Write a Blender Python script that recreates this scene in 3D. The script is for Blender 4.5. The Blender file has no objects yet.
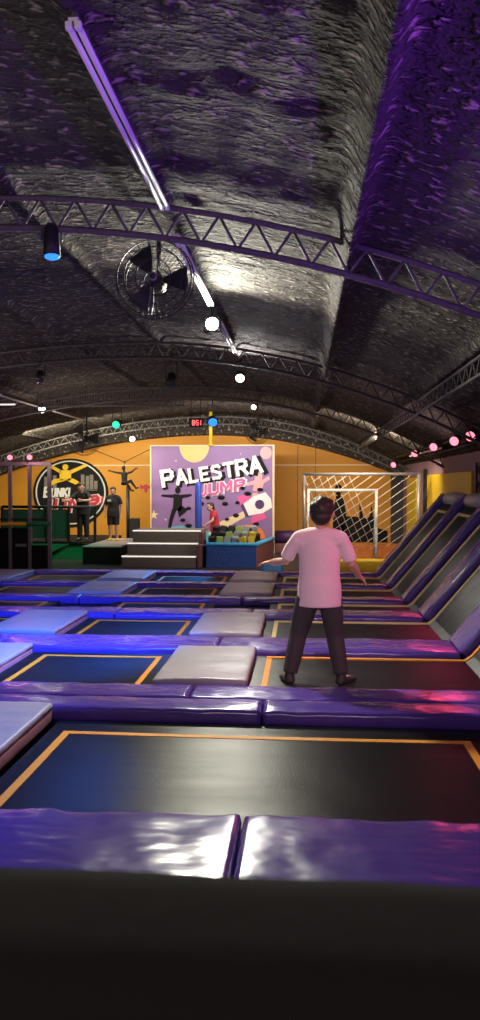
import bpy, math, random
from mathutils import Vector, Matrix, noise
R = math.radians
random.seed(7)
scene = bpy.context.scene
col = scene.collection

# ---------------------------------------------------------------- camera, world, exposure
FPX = 780.0
cd = bpy.data.cameras.new('camera'); cam = bpy.data.objects.new('camera', cd); col.objects.link(cam)
cam.location = (0, 0, 1.5)
cam.rotation_euler = (R(90 - 1.84), 0, R(4.62))
cd.sensor_fit = 'VERTICAL'; cd.sensor_height = 36.0; cd.lens = 36.0 * FPX / 1020.0
cd.clip_start = 0.02; cd.clip_end = 100
cd.dof.use_dof = True; cd.dof.focus_distance = 7.0
cd.dof.aperture_fstop = (cd.lens / 1000) / 0.0045
scene.camera = cam
w = bpy.data.worlds.new('world'); scene.world = w; w.use_nodes = True
w.node_tree.nodes['Background'].inputs[0].default_value = (0.05, 0.04, 0.07, 1)
w.node_tree.nodes['Background'].inputs[1].default_value = 0.3
vs = scene.view_settings
vs.view_transform = 'Standard'; vs.look = 'None'; vs.gamma = 1; vs.use_curve_mapping = False
vs.exposure = 0.0

def aim(o, target):
    d = Vector(target) - Vector(o.location)
    o.rotation_euler = d.to_track_quat('-Z', 'Y').to_euler()

def area(name, loc, target, size, power, color, size_y=None):
    l = bpy.data.lights.new(name, 'AREA'); l.energy = power; l.color = color; l.size = size
    if size_y: l.shape = 'RECTANGLE'; l.size_y = size_y
    o = bpy.data.objects.new(name, l); col.objects.link(o); o.location = loc; aim(o, target)
    return o

def spot(name, loc, target, power, color, angle=70, blend=0.6, radius=0.05):
    l = bpy.data.lights.new(name, 'SPOT'); l.energy = power; l.color = color
    l.spot_size = R(angle); l.spot_blend = blend; l.shadow_soft_size = radius
    o = bpy.data.objects.new(name, l); col.objects.link(o); o.location = loc; aim(o, target)
    return o

def point(name, loc, power, color, radius=0.05):
    l = bpy.data.lights.new(name, 'POINT'); l.energy = power; l.color = color; l.shadow_soft_size = radius
    o = bpy.data.objects.new(name, l); col.objects.link(o); o.location = loc
    return o

WHITE = (1.0, 0.97, 0.88); COOL = (0.85, 0.95, 1.0); RED = (1.0, 0.06, 0.16); PINK = (1.0, 0.30, 0.50)
BLUE = (0.03, 0.16, 1.0); VIOLET = (0.30, 0.06, 1.0); GREEN = (0.05, 1.0, 0.35); WARM = (1.0, 0.80, 0.50)

# overhead room lamp behind the photographer, and an added fill for the boy
area('hall_lamp_behind', (-0.8, -1.6, 3.0), (0.0, 5.0, 0.3), 0.5, 50, (1.0, 0.74, 0.80))
spot('boy_fill_spot', (0.9, -1.2, 2.9), (0.15, 6.1, 0.9), 1500, (1.0, 0.66, 0.74), 22, 0.9, 0.12)  # added light without a fitting, brightens the boy's back
# violet wash from the stage lamp beside the photographer, thrown up at the roof
spot('violet_wash', (2.45, 2.4, 1.3), (1.0, 3.1, 2.9), 520, VIOLET, 92, 0.9, 0.1)
spot('violet_wash_ridge', (-0.5, 1.2, 2.2), (-0.87, 3.6, 3.2), 9, VIOLET, 26, 0.9, 0.1)
spot('violet_wash_far', (2.3, 6.0, 1.9), (-1.0, 9.0, 0.0), 10, (0.45, 0.12, 1.0), 120, 0.8, 0.1)
# washes above the rear wall
area('rear_wall_wash', (-5.6, 18.7, 2.75), (-5.6, 22.0, 0.9), 2.4, 150, (1.0, 0.90, 0.62), 0.15)
area('rear_wall_wash_centre', (-1.7, 17.6, 2.8), (-2.2, 21.0, 0.7), 2.6, 105, (1.0, 0.90, 0.80), 0.15)
area('rear_wall_wash_goal', (1.2, 15.6, 2.45), (1.2, 22.0, 0.2), 1.8, 120, (1.0, 0.86, 0.60), 0.15)

# unseen area lights added along the hall to brighten the roof from below
area('roof_fill', (-5.6, 9.0, 1.7), (-4.2, 10.5, 3.2), 2.0, 26, (1.0, 0.80, 0.68), 0.3)
area('roof_fill_rear', (-4.6, 14.0, 1.9), (-3.2, 15.0, 3.4), 2.0, 26, (1.0, 0.84, 0.68), 0.3)
area('roof_fill_right', (1.9, 11.5, 1.75), (0.6, 12.0, 3.0), 2.0, 16, (1.0, 0.70, 0.68), 0.3)
area('roof_fill_front', (-2.9, 2.6, 1.75), (-1.6, 4.2, 3.4), 1.5, 10, (1.0, 0.80, 0.82), 0.3)

# ---------------------------------------------------------------- materials
def principled(name, color, rough=0.5, metal=0.0, emit=None, emit_s=0.0, coat=0.0, spec=0.5):
    m = bpy.data.materials.new(name); m.use_nodes = True
    b = m.node_tree.nodes['Principled BSDF']
    b.inputs['Base Color'].default_value = (*color, 1); b.inputs['Roughness'].default_value = rough
    b.inputs['Metallic'].default_value = metal
    b.inputs['Specular IOR Level'].default_value = spec
    if coat: b.inputs['Coat Weight'].default_value = coat; b.inputs['Coat Roughness'].default_value = 0.15
    if emit: b.inputs['Emission Color'].default_value = (*emit, 1); b.inputs['Emission Strength'].default_value = emit_s
    return m

def add_bump(m, scale=(20, 20, 20), strength=0.3, dist=0.01, detail=4, tex='NOISE', mix_rough=None, colvar=0.0, rough_detail=0.6):
    nt = m.node_tree; N = nt.nodes; L = nt.links; b = N['Principled BSDF']
    tc = N.new('ShaderNodeTexCoord'); mp = N.new('ShaderNodeMapping'); mp.inputs['Scale'].default_value = scale
    L.new(tc.outputs['Object'], mp.inputs['Vector'])
    if tex == 'NOISE':
        t = N.new('ShaderNodeTexNoise'); t.inputs['Scale'].default_value = 1; t.inputs['Detail'].default_value = detail
        t.inputs['Roughness'].default_value = rough_detail
        out = t.outputs['Fac']
    elif tex == 'VORONOI':
        t = N.new('ShaderNodeTexVoronoi'); t.inputs['Scale'].default_value = 1; out = t.outputs['Distance']
    else:
        t = N.new('ShaderNodeTexWave'); t.inputs['Scale'].default_value = 1; t.inputs['Distortion'].default_value = 0; out = t.outputs['Fac']
    L.new(mp.outputs[0], t.inputs['Vector'])
    bp = N.new('ShaderNodeBump'); bp.inputs['Strength'].default_value = strength; bp.inputs['Distance'].default_value = dist
    L.new(out, bp.inputs['Height'])
    prev = b.inputs['Normal'].links[0].from_socket if b.inputs['Normal'].links else None
    if prev: L.new(prev, bp.inputs['Normal'])
    L.new(bp.outputs[0], b.inputs['Normal'])
    if colvar:
        c = b.inputs['Base Color'].default_value[:]
        rp = N.new('ShaderNodeMix'); rp.data_type = 'RGBA'
        rp.inputs[6].default_value = (c[0]*(1-colvar), c[1]*(1-colvar), c[2]*(1-colvar), 1)
        rp.inputs[7].default_value = (min(1, c[0]*(1+colvar)), min(1, c[1]*(1+colvar)), min(1, c[2]*(1+colvar)), 1)
        L.new(out, rp.inputs[0]); L.new(rp.outputs[2], b.inputs['Base Color'])
    if mix_rough:
        mr = N.new('ShaderNodeMapRange'); mr.inputs[3].default_value = mix_rough[0]; mr.inputs[4].default_value = mix_rough[1]
        L.new(out, mr.inputs[0]); L.new(mr.outputs[0], b.inputs['Roughness'])
    return m

M = {}
M['vinyl'] = add_bump(add_bump(principled('purple_vinyl', (0.085, 0.045, 0.34), 0.24, coat=0.2), (3, 6, 6), 0.45, 0.03, 2), (15, 15, 15), 0.06, 0.008, 2)
M['grey_vinyl'] = add_bump(principled('grey_vinyl', (0.34, 0.32, 0.37), 0.36), (5, 5, 5), 0.35, 0.02, 3)
M['grey_vinyl_side'] = add_bump(principled('rose_vinyl_side', (0.42, 0.20, 0.28), 0.45), (7, 7, 7), 0.3, 0.02, 3)
M['bolster'] = add_bump(principled('silver_grey_vinyl', (0.50, 0.46, 0.50), 0.33), (6, 6, 6), 0.4, 0.02, 3)
M['bed'] = add_bump(add_bump(principled('woven_black_bed', (0.006, 0.007, 0.008), 0.42, spec=0.8), (150, 60, 60), 0.35, 0.003, 2), (1.2, 6, 6), 0.1, 0.02, 3, mix_rough=(0.36, 0.58))
b_ = M['bed'].node_tree.nodes['Principled BSDF']; b_.inputs['Anisotropic'].default_value = 0.9   # woven threads run across the bed
c_ = M['bed'].node_tree.nodes.new('ShaderNodeCombineXYZ'); c_.inputs[1].default_value = 1.0; M['bed'].node_tree.links.new(c_.outputs[0], b_.inputs['Tangent'])
M['tape'] = add_bump(principled('orange_webbing', (0.80, 0.30, 0.012), 0.55), (60, 60, 60), 0.2, 0.003)
M['yellow_tape'] = add_bump(principled('yellow_webbing', (0.95, 0.76, 0.30), 0.5), (60, 60, 60), 0.2, 0.003)
M['black_steel'] = add_bump(principled('black_steel', (0.012, 0.012, 0.014), 0.55), (30, 30, 30), 0.1, 0.003)
M['foam_black'] = add_bump(principled('black_foam', (0.007, 0.0075, 0.006), 1.0, spec=0.25), (14, 14, 14), 0.3, 0.01)
M['truss'] = add_bump(principled('grey_painted_steel', (0.10, 0.09, 0.09), 0.75, 0.0), (26, 26, 26), 0.9, 0.02, colvar=0.5)
M['truss_pale'] = add_bump(principled('pale_painted_steel', (0.42, 0.38, 0.33), 0.5), (20, 20, 20), 0.2, 0.01)
M['foam'] = principled('sprayed_foam', (0.14, 0.118, 0.115), 0.85, spec=0.2)
def foam_nodes(m):
    nt = m.node_tree; N = nt.nodes; L = nt.links; b = N['Principled BSDF']
    tc = N.new('ShaderNodeTexCoord'); prev = None
    for sc, lo, hi, dist, det in (((3.0, 7, 4), 0.3, 0.75, 0.03, 3), ((13, 24, 13), 0.48, 0.70, 0.032, 2), ((50, 62, 50), 0.45, 0.8, 0.006, 2)):
        mp = N.new('ShaderNodeMapping'); mp.inputs['Scale'].default_value = sc; L.new(tc.outputs['Object'], mp.inputs['Vector'])
        t = N.new('ShaderNodeTexNoise'); t.inputs['Scale'].default_value = 1; t.inputs['Detail'].default_value = det; t.inputs['Distortion'].default_value = 0.15
        L.new(mp.outputs[0], t.inputs['Vector'])
        mr = N.new('ShaderNodeMapRange'); mr.inputs[1].default_value = lo; mr.inputs[2].default_value = hi; L.new(t.outputs['Fac'], mr.inputs[0])
        bp = N.new('ShaderNodeBump'); bp.inputs['Strength'].default_value = 1.0; bp.inputs['Distance'].default_value = dist
        L.new(mr.outputs[0], bp.inputs['Height'])
        if prev: L.new(prev, bp.inputs['Normal'])
        prev = bp.outputs[0]
        if sc[0] == 13:
            m2 = N.new('ShaderNodeMapRange'); m2.inputs[1].default_value = 0.57; m2.inputs[2].default_value = 0.70; L.new(t.outputs['Fac'], m2.inputs[0])
            mx = N.new('ShaderNodeMix'); mx.data_type = 'RGBA'; mx.inputs[6].default_value = (0.054, 0.045, 0.044, 1); mx.inputs[7].default_value = (0.40, 0.34, 0.28, 1)  # paler mix paints light catching on the foam crests into the colour
            L.new(m2.outputs[0], mx.inputs[0]); L.new(mx.outputs[2], b.inputs['Base Color'])
    L.new(prev, b.inputs['Normal'])
foam_nodes(M['foam'])
M['orange_wall'] = add_bump(principled('orange_wall', (0.66, 0.285, 0.022), 0.6), (1.2, 1.2, 1.2), 0.1, 0.01, 3, colvar=0.12)
M['mauve_wall'] = add_bump(principled('mauve_wall', (0.30, 0.17, 0.22), 0.7), (2, 2, 2), 0.15, 0.01, 3, colvar=0.15)
M['dark_wall'] = add_bump(principled('dark_wall', (0.05, 0.045, 0.05), 0.8), (2, 2, 2), 0.15, 0.01, 3)
M['floor'] = add_bump(principled('dark_rubber_floor', (0.035, 0.033, 0.037), 0.5), (15, 15, 15), 0.15, 0.005, 3, colvar=0.3)
M['yellow'] = add_bump(principled('yellow_paint', (0.78, 0.50, 0.02), 0.5), (4, 4, 4), 0.1, 0.01)
M['orange'] = add_bump(principled('orange_vinyl', (0.78, 0.22, 0.04), 0.4), (6, 6, 6), 0.2, 0.01)
M['mural'] = add_bump(principled('purple_mural_paint', (0.25, 0.145, 0.34), 0.55), (1.0, 1.0, 1.0), 0.06, 0.01, 2, colvar=0.2)
M['white'] = add_bump(principled('white_paint', (0.80, 0.80, 0.80), 0.5), (9, 9, 9), 0.05, 0.004)
M['cream'] = add_bump(principled('cream_paint', (0.80, 0.62, 0.38), 0.5), (9, 9, 9), 0.05, 0.004)
M['moon'] = add_bump(principled('yellow_moon_paint', (0.75, 0.50, 0.20), 0.5), (5, 5, 5), 0.1, 0.01, colvar=0.15)
M['teal'] = add_bump(principled('teal_paint', (0.12, 0.42, 0.58), 0.5), (4, 4, 4), 0.05, 0.004, colvar=0.15)
M['pink'] = add_bump(principled('pink_paint', (0.72, 0.10, 0.30), 0.5), (9, 9, 9), 0.05, 0.004)
M['salmon'] = add_bump(principled('salmon_paint', (0.75, 0.36, 0.38), 0.5), (9, 9, 9), 0.05, 0.004)
M['dpurple'] = add_bump(principled('deep_purple_paint', (0.08, 0.03, 0.13), 0.5), (9, 9, 9), 0.05, 0.004)
M['black'] = add_bump(principled('black_paint', (0.010, 0.009, 0.011), 0.7, spec=0.2), (9, 9, 9), 0.05, 0.004)
M['redsign'] = add_bump(principled('crimson_paint', (0.58, 0.025, 0.06), 0.5), (9, 9, 9), 0.05, 0.004)
M['blue_pit'] = principled('blue_perforated_panel', (0.02, 0.09, 0.42), 0.45); add_bump(M['blue_pit'], (26, 26, 26), 0.8, 0.01, tex='VORONOI')
M['cyan'] = add_bump(principled('cyan_vinyl', (0.04, 0.46, 0.90), 0.35), (8, 8, 8), 0.2, 0.01)
M['brown'] = add_bump(principled('maroon_vinyl', (0.24, 0.09, 0.10), 0.5), (8, 8, 8), 0.2, 0.01)
M['blue_pad'] = add_bump(principled('blue_vinyl', (0.03, 0.07, 0.40), 0.35), (8, 8, 8), 0.2, 0.01)
M['step'] = add_bump(principled('grey_step_board', (0.19, 0.17, 0.155), 0.5), (3, 20, 20), 0.15, 0.005, colvar=0.2)
M['nosing'] = principled('lit_step_strip', (0.8, 0.78, 0.72), 0.4, emit=(1, 0.93, 0.80), emit_s=0.9)
M['green_glass'] = principled('dark_tinted_glass', (0.05, 0.10, 0.08), 0.15)
M['green_panel'] = add_bump(principled('green_panel', (0.02, 0.28, 0.12), 0.5), (6, 6, 6), 0.1, 0.01)
M['chrome'] = add_bump(principled('grey_tube_metal', (0.27, 0.25, 0.27), 0.4, 0.4), (30, 30, 30), 0.1, 0.002)
M['tube_white'] = principled('opal_tube', (0.72, 0.70, 0.74), 0.35)
M['tube_lit'] = principled('lit_opal_tube', (0.8, 0.8, 0.8), 0.35, emit=(1, 0.95, 0.85), emit_s=0.8)
M['lens_white'] = principled('white_lamp_lens', (1, 1, 1), 0.3, emit=(1, 1, 0.86), emit_s=30)
M['lens_cool'] = principled('small_white_lens', (1, 1, 1), 0.3, emit=(1, 0.97, 0.88), emit_s=6)
M['lens_blue'] = principled('blue_lamp_lens', (0, 0.1, 1), 0.3, emit=(0.04, 0.30, 1), emit_s=1.3)
M['lens_red'] = principled('red_lamp_lens', (1, 0.1, 0.2), 0.3, emit=(1, 0.20, 0.28), emit_s=2.2)
M['lens_green'] = principled('green_lamp_lens', (0, 1, 0.3), 0.3, emit=(0.03, 0.85, 0.38), emit_s=1.6)
M['lens_off'] = principled('dark_lens', (0.05, 0.05, 0.06), 0.1)
M['digit'] = principled('red_led_digit', (1, 0.2, 0.2), 0.4, emit=(1, 0.16, 0.16), emit_s=1.6)
M['rope'] = add_bump(principled('white_net_rope', (0.62, 0.55, 0.50), 0.7), (80, 80, 80), 0.3, 0.002)
M['skin'] = add_bump(principled('skin', (0.56, 0.31, 0.22), 0.5), (60, 60, 60), 0.05, 0.001)
M['hair'] = add_bump(principled('dark_brown_hair', (0.030, 0.020, 0.016), 0.5), (60, 60, 12), 0.7, 0.006)
M['shirt'] = add_bump(principled('pale_pink_cotton', (0.82, 0.62, 0.66), 0.85), (12, 12, 4), 0.45, 0.02)
M['trousers'] = add_bump(principled('charcoal_cloth', (0.045, 0.038, 0.042), 0.85), (14, 14, 5), 0.4, 0.02)
M['black_cloth'] = add_bump(principled('black_cloth', (0.016, 0.016, 0.020), 0.85), (14, 14, 5), 0.4, 0.02)
M['red_cloth'] = add_bump(principled('red_cloth', (0.50, 0.02, 0.04), 0.8), (14, 14, 5), 0.4, 0.02)
M['shoe'] = add_bump(principled('dark_shoe', (0.03, 0.028, 0.03), 0.6), (30, 30, 30), 0.2, 0.004)
M['eye'] = principled('dark_eye', (0.02, 0.012, 0.01), 0.2)
M['lip'] = principled('lip', (0.40, 0.15, 0.13), 0.5)

# ---------------------------------------------------------------- helpers
def tag(o, label=None, cat=None, group=None, kind=None):
    if label: o['label'] = label
    if cat: o['category'] = cat
    if group: o['group'] = group
    if kind: o['kind'] = kind
    return o

def empty(name, loc, label=None, cat=None, group=None, rz=0.0):
    o = bpy.data.objects.new(name, None); col.objects.link(o); o.location = loc; o.rotation_euler = (0, 0, rz)
    o.empty_display_size = 0.1
    return tag(o, label, cat, group)

def copy_tree(o, parent=None):
    c = o.copy(); col.objects.link(c)
    if parent: c.parent = parent
    for ch in [x for x in bpy.data.objects if x.parent == o and x is not c]: copy_tree(ch, c)
    return c

class MB:
    def __init__(s): s.v = []; s.f = []; s.mi = []; s.cur = 0
    def add(s, vs_, fs):
        n = len(s.v); s.v += [tuple(p) for p in vs_]
        for f in fs: s.f.append([i + n for i in f]); s.mi.append(s.cur)
    def box(s, x0, x1, y0, y1, z0, z1):
        s.add([(x0,y0,z0),(x1,y0,z0),(x1,y1,z0),(x0,y1,z0),(x0,y0,z1),(x1,y0,z1),(x1,y1,z1),(x0,y1,z1)],
              [(3,2,1,0),(4,5,6,7),(0,1,5,4),(1,2,6,5),(2,3,7,6),(3,0,4,7)])
    def prism(s, pts, axis, a, b):
        # pts: 2D outline counter clockwise, extruded along axis from a to b ('y': (x,z), 'x': (y,z), 'z': (x,y))
        n = len(pts)
        def P(p, t):
            return (p[0], t, p[1]) if axis == 'y' else ((t, p[0], p[1]) if axis == 'x' else (p[0], p[1], t))
        s.add([P(p, a) for p in pts] + [P(p, b) for p in pts],
              [tuple(range(n)), tuple(reversed(range(n, 2*n)))] + [(i, i+n, (i+1) % n + n, (i+1) % n) for i in range(n)])
    def tube(s, p, q, r, r2=None, n=8):
        s.chain([p, q], [r, r if r2 is None else r2], n, caps=False)
    def chain(s, pts, radii, n=10, caps=True, flat=None, axis=None):
        # a tapered tube through points; flat: per point factor for second axis; axis: preferred first axis
        pts = [Vector(p) for p in pts]; k = len(pts); rings = []
        ref = Vector(axis) if axis else None
        P = []; RR = []; FF = []
        fl = flat or [1.0]*k
        T = []
        for i in range(k):
            a = pts[max(0, i-1)]; b = pts[min(k-1, i+1)]
            T.append((b-a).normalized())
        P = list(pts); RR = list(radii); FF = list(fl); TT = list(T)
        if caps:
            def cap(p, r, f, t, sg):
                out = []
                for th in (80, 62, 38):
                    out.append((p + t*sg*r*min(f, 1)*math.sin(R(th)), r*math.cos(R(th)), f, t))
                return out
            c0 = cap(P[0], RR[0], FF[0], TT[0], -1); c1 = cap(P[-1], RR[-1], FF[-1], TT[-1], 1)
            items = c0 + list(zip(P, RR, FF, TT)) + c1[::-1]
        else: items = list(zip(P, RR, FF, TT))
        u = ref
        vs_ = []
        for (p, r, f, t) in items:
            if u is None: u = t.orthogonal()
            u1 = (u - t*u.dot(t))
            if u1.length < 1e-5: u1 = t.orthogonal()
            u1.normalize(); v1 = t.cross(u1)
            for j in range(n):
                an = 2*math.pi*j/n
                vs_.append(p + u1*math.cos(an)*r + v1*math.sin(an)*r*f)
            if ref is None: u = u1
        m = len(items)
        fs = [(i*n+j, i*n+(j+1) % n, (i+1)*n+(j+1) % n, (i+1)*n+j) for i in range(m-1) for j in range(n)]
        fs.append(tuple(reversed(range(n)))); fs.append(tuple(range((m-1)*n, m*n)))
        s.add(vs_, fs)
    def sphere(s, c, r, n=12, m=8):
        rx, ry, rz = (r, r, r) if not hasattr(r, '__len__') else r
        vs_ = [(c[0], c[1], c[2]-rz)]
        for i in range(1, m):
            th = -math.pi/2 + math.pi*i/m
            for j in range(n):
                a = 2*math.pi*j/n
                vs_.append((c[0]+rx*math.cos(th)*math.cos(a), c[1]+ry*math.cos(th)*math.sin(a), c[2]+rz*math.sin(th)))
        vs_.append((c[0], c[1], c[2]+rz)); t = len(vs_)-1
        fs = [(0, 1+(j+1) % n, 1+j) for j in range(n)]
        for i in range(m-2):
            for j in range(n): fs.append((1+i*n+j, 1+i*n+(j+1) % n, 1+(i+1)*n+(j+1) % n, 1+(i+1)*n+j))
        fs += [(1+(m-2)*n+j, 1+(m-2)*n+(j+1) % n, t) for j in range(n)]
        s.add(vs_, fs)
    def ring(s, c, rad, r, axis='y', n=32, k=6):
        vs_ = []; fs = []
        for i in range(n):
            a = 2*math.pi*i/n
            for j in range(k):
                b = 2*math.pi*j/k; rr = rad + r*math.cos(b); h = r*math.sin(b)
                p = (rr*math.cos(a), h, rr*math.sin(a)) if axis == 'y' else (rr*math.cos(a), rr*math.sin(a), h)
                vs_.append((c[0]+p[0], c[1]+p[1], c[2]+p[2]))
        for i in range(n):
            for j in range(k):
                fs.append((i*k+j, i*k+(j+1) % k, ((i+1) % n)*k+(j+1) % k, ((i+1) % n)*k+j))
        s.add(vs_, fs)
    def build(s, name, mat, parent=None, smooth=False, bevel=0.0, loc=None, seg=2):
        me = bpy.data.meshes.new(name); me.from_pydata(s.v, [], s.f)
        mats = mat if isinstance(mat, (list, tuple)) else [mat]
        for m_ in mats: me.materials.append(m_)
        for p, k in zip(me.polygons, s.mi): p.use_smooth = smooth; p.material_index = k
        import bmesh
        bm = bmesh.new(); bm.from_mesh(me); bmesh.ops.recalc_face_normals(bm, faces=bm.faces); bm.to_mesh(me); bm.free()
        o = bpy.data.objects.new(name, me); col.objects.link(o)
        if parent: o.parent = parent
        if loc: o.location = loc
        if bevel:
            b = o.modifiers.new('edge', 'BEVEL'); b.width = bevel; b.segments = seg; b.limit_method = 'ANGLE'
        return o

def remeshed(mb, name, mat, parent=None, voxel=0.01, smooth=4, factor=0.5):
    o = mb.build(name, mat, parent)
    rm = o.modifiers.new('r', 'REMESH'); rm.mode = 'VOXEL'; rm.voxel_size = voxel; rm.use_smooth_shade = True
    sm = o.modifiers.new('s', 'SMOOTH'); sm.iterations = smooth; sm.factor = factor
    dg = bpy.context.evaluated_depsgraph_get(); dg.update()
    me = bpy.data.meshes.new_from_object(o.evaluated_get(dg)); me.name = name
    o.modifiers.clear(); old = o.data; o.data = me; bpy.data.meshes.remove(old)
    for p in me.polygons: p.use_smooth = True
    return o

def struct(o): o['kind'] = 'structure'; return o

FLOOR = -0.28
# ---------------------------------------------------------------- room shell
XR, XL, YB, YF = 2.75, -8.8, 22.0, -3.0
APEX = -2.2
def zc(x):                                       # arched roof lining
    d = x - APEX
    return 3.45 - (0.058 if d > 0 else 0.03)*d*d
PURLINS = ((-6.9, 0.06), (-5.0, 0.06), (-3.1, 0.06), (-1.9, 0.05), (-0.9, 0.05), (0.29, 0.12), (1.45, 0.06))
def skin_z(x, y):
    z = zc(x)
    for p, dep in PURLINS:
        d = (x-p)/0.055
        if abs(d) < 4: z -= dep*math.exp(-d*d)
    z += 0.010*noise.noise((x*1.6, y*4.0, 1.0)) + 0.012*noise.noise((x*5, y*9.0, 4.0))
    return z
b = MB(); b.box(XL, XR, YF, YB, FLOOR-0.1, FLOOR); struct(b.build('floor', M['floor']))
# ceiling: one thick arched shell
nx, ny = 520, 420
mb = MB(); vs_ = []
for j in range(ny+1):
    y = YF + (YB-YF)*(j/ny)
    for i in range(nx+1):
        x = XL + (XR-XL)*(i/nx); vs_.append((x, y, skin_z(x, y)))
fs = [(j*(nx+1)+i, (j+1)*(nx+1)+i, (j+1)*(nx+1)+i+1, j*(nx+1)+i+1) for j in range(ny) for i in range(nx)]
mb.add(vs_, fs)
n0 = 60; top = []
for j in (0, 1):
    for i in range(n0+1):
        x = XL + (XR-XL)*i/n0; top.append((x, (YF, YB)[j], zc(x)+0.18))
mb.add(top, [(i, i+1, n0+1+i+1, n0+1+i) for i in range(n0)])
struct(mb.build('ceiling', M['foam'], smooth=True))
def arch_wall(name, y0, y1, mat):
    pts = [(XL, FLOOR), (XR, FLOOR)] + [(XR-(XR-XL)*i/30, zc(XR-(XR-XL)*i/30)+0.1) for i in range(31)]
    m = MB(); m.prism(pts, 'y', y0, y1); return struct(m.build(name, mat))
arch_wall('wall_back', YB, YB+0.15, M['orange_wall'])
# foam covered gable band closing the roof above the rear wall
cx_ = [XL+0.02+(XR-XL-0.04)*k/40 for k in range(41)]
lowc = [(x, 2.90-(0.042 if x > -2.6 else 0.030)*(x+2.6)**2) for x in cx_]
m = MB(); m.prism(lowc + [(x, max(zc(x)+0.02, l[1]+0.02)) for x, l in list(zip(cx_, lowc))[::-1]], 'y', 21.55, YB); struct(m.build('trim_5', M['foam']))
arch_wall('wall_front', YF-0.15, YF, M['dark_wall'])
m = MB(); m.box(XR, XR+0.15, YF, YB, FLOOR, zc(XR)+0.1); struct(m.build('wall_right', M['mauve_wall']))
m = MB(); m.box(XL-0.15, XL, YF, YB, FLOOR, zc(XL)+0.1); struct(m.build('wall_left', M['dark_wall']))
# panel joints and a pale cable duct on the rear wall, dark corner column
m = MB(); m.box(XL, XR-0.3, YB-0.03, YB, 2.04, 2.075); struct(m.build('trim_1', M['cream']))
m = MB()
for x in (-4.3, -0.15, 0.35): m.box(x-0.012, x+0.012, YB-0.015, YB, FLOOR, 2.6)
struct(m.build('trim_2', M['brown']))
m = MB(); m.box(XR-0.32, XR, YB-0.25, YB, FLOOR, 1.95); struct(m.build('trim_3', M['dark_wall'], bevel=0.01))
m = MB(); m.box(XR-0.02, XR, 19.2, 20.9, FLOOR, 1.68); struct(m.build('trim_4', M['yellow']))
m = MB(); m.box(XR-0.04, XR, 12.9, 17.4, 0.6, 1.72); o = m.build('wall_panel', M['yellow'], bevel=0.01)
tag(o, 'yellow panel on the right wall above the sloped trampolines', 'wall panel')

# ---------------------------------------------------------------- deck: rows of trampolines, pads, slopes
# pad rows: (front depth, back depth)
ROWPADS = [(2.86, 3.50), (5.12, 5.78), (7.06, 7.66), (8.92, 9.40), (10.2, 10.54), (11.68, 12.0), (13.2, 13.6)]
BEDS = [(3.50, 5.12), (5.78, 7.06), (7.66, 8.92), (9.40, 10.2), (10.54, 11.68), (12.0, 13.2)]
SXP = [1.43, 1.43, 1.42, 1.375, 1.315, 1.265, 1.24]   # foot of the slope at each pad row
SXB = [1.43, 1.43, 1.40, 1.345, 1.285, 1.25]          # and at each bed
SX = 1.43                                        # foot of the slope
SA = R(50); SL = 1.62                            # slope angle and length
TOPX, TOPZ = SX + SL*math.cos(SA), SL*math.sin(SA)
BEDZ = -0.06
ORD = ['first', 'second', 'third', 'fourth', 'fifth', 'sixth', 'seventh']

def soft_pad(L, W, T, r=0.032, amp=0.008, seed=0.0, step=0.05):
    """a stuffed vinyl pad, lying along x from 0 to L, y 0..W, z 0..T"""
    sec = []
    nW = max(6, int(W/0.06)); nT = 3
    def arc(cx, cz, a0, a1):
        return [(cx+r*math.cos(R(a)), cz+r*math.sin(R(a))) for a in (a0+(a1-a0)*k/4 for k in range(5))]
    sec += arc(W-r, r, -90, 0)
    sec += arc(W-r, T-r, 0, 90)
    for k in range(1, nW): sec.append((W-r-(W-2*r)*k/nW, T))
    sec += arc(r, T-r, 90, 180)
    sec += arc(r, r, 180, 270)
    n = len(sec); mb = MB(); vs_ = []
    xs = [0, r*0.3, r*0.8] + [r + (L-2*r)*k/max(2, int(L/step)) for k in range(max(2, int(L/step))+1)] + [L-r*0.8, L-r*0.3, L]
    for x in xs:
        e = min(x, L-x); q = 1.0 if e >= r else 1 - (1-math.sqrt(max(0, 1-(1-e/r)**2)))
        ins = r*(1-q)
        for (y, z) in sec:
            yy = min(max(y, ins), W-ins); zz = min(max(z, ins*0.3), T-ins)
            if z > r*0.9:
                h = noise.noise((x*4+seed, y*2.0, seed)) + 0.6*noise.noise((x*9+seed, y*5, seed+3)) + 0.4*(0.4-abs(noise.noise((x*7+y*4+seed, y*6-x*3, seed+9))))*2
                crown = 0.006*math.sin(math.pi*min(1, max(0, y/W)))
                zz += amp*h + crown
                if y < 0.02 or y > W-0.02: yy += amp*0.8*h
            vs_.append((x, yy, zz))
    m = len(xs)
    fs = [(i*n+j, i*n+(j+1) % n, (i+1)*n+(j+1) % n, (i+1)*n+j) for i in range(m-1) for j in range(n)]
    fs.append(tuple(reversed(range(n)))); fs.append(tuple(range((m-1)*n, m*n)))
    mb.add(vs_, fs); return mb

# frame under the pads (part of the setting)
m = MB()
for (a, c) in ROWPADS: m.box(-8.0, SX, a+0.03, c-0.03, FLOOR, -0.105)
COLS = [(-5.45, -4.65), (-3.25, -2.5), (-1.14, -0.42)]
for i, (a, c) in enumerate(BEDS):
    cols = [(-2.45, -1.68), (1.16, SX)] if i == 0 else COLS
    for (x0, x1) in cols: m.box(x0+0.03, x1-0.03, a-0.03, c+0.03, FLOOR, -0.105)
struct(m.build('floor_deck_frame', M['black_steel']))

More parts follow.
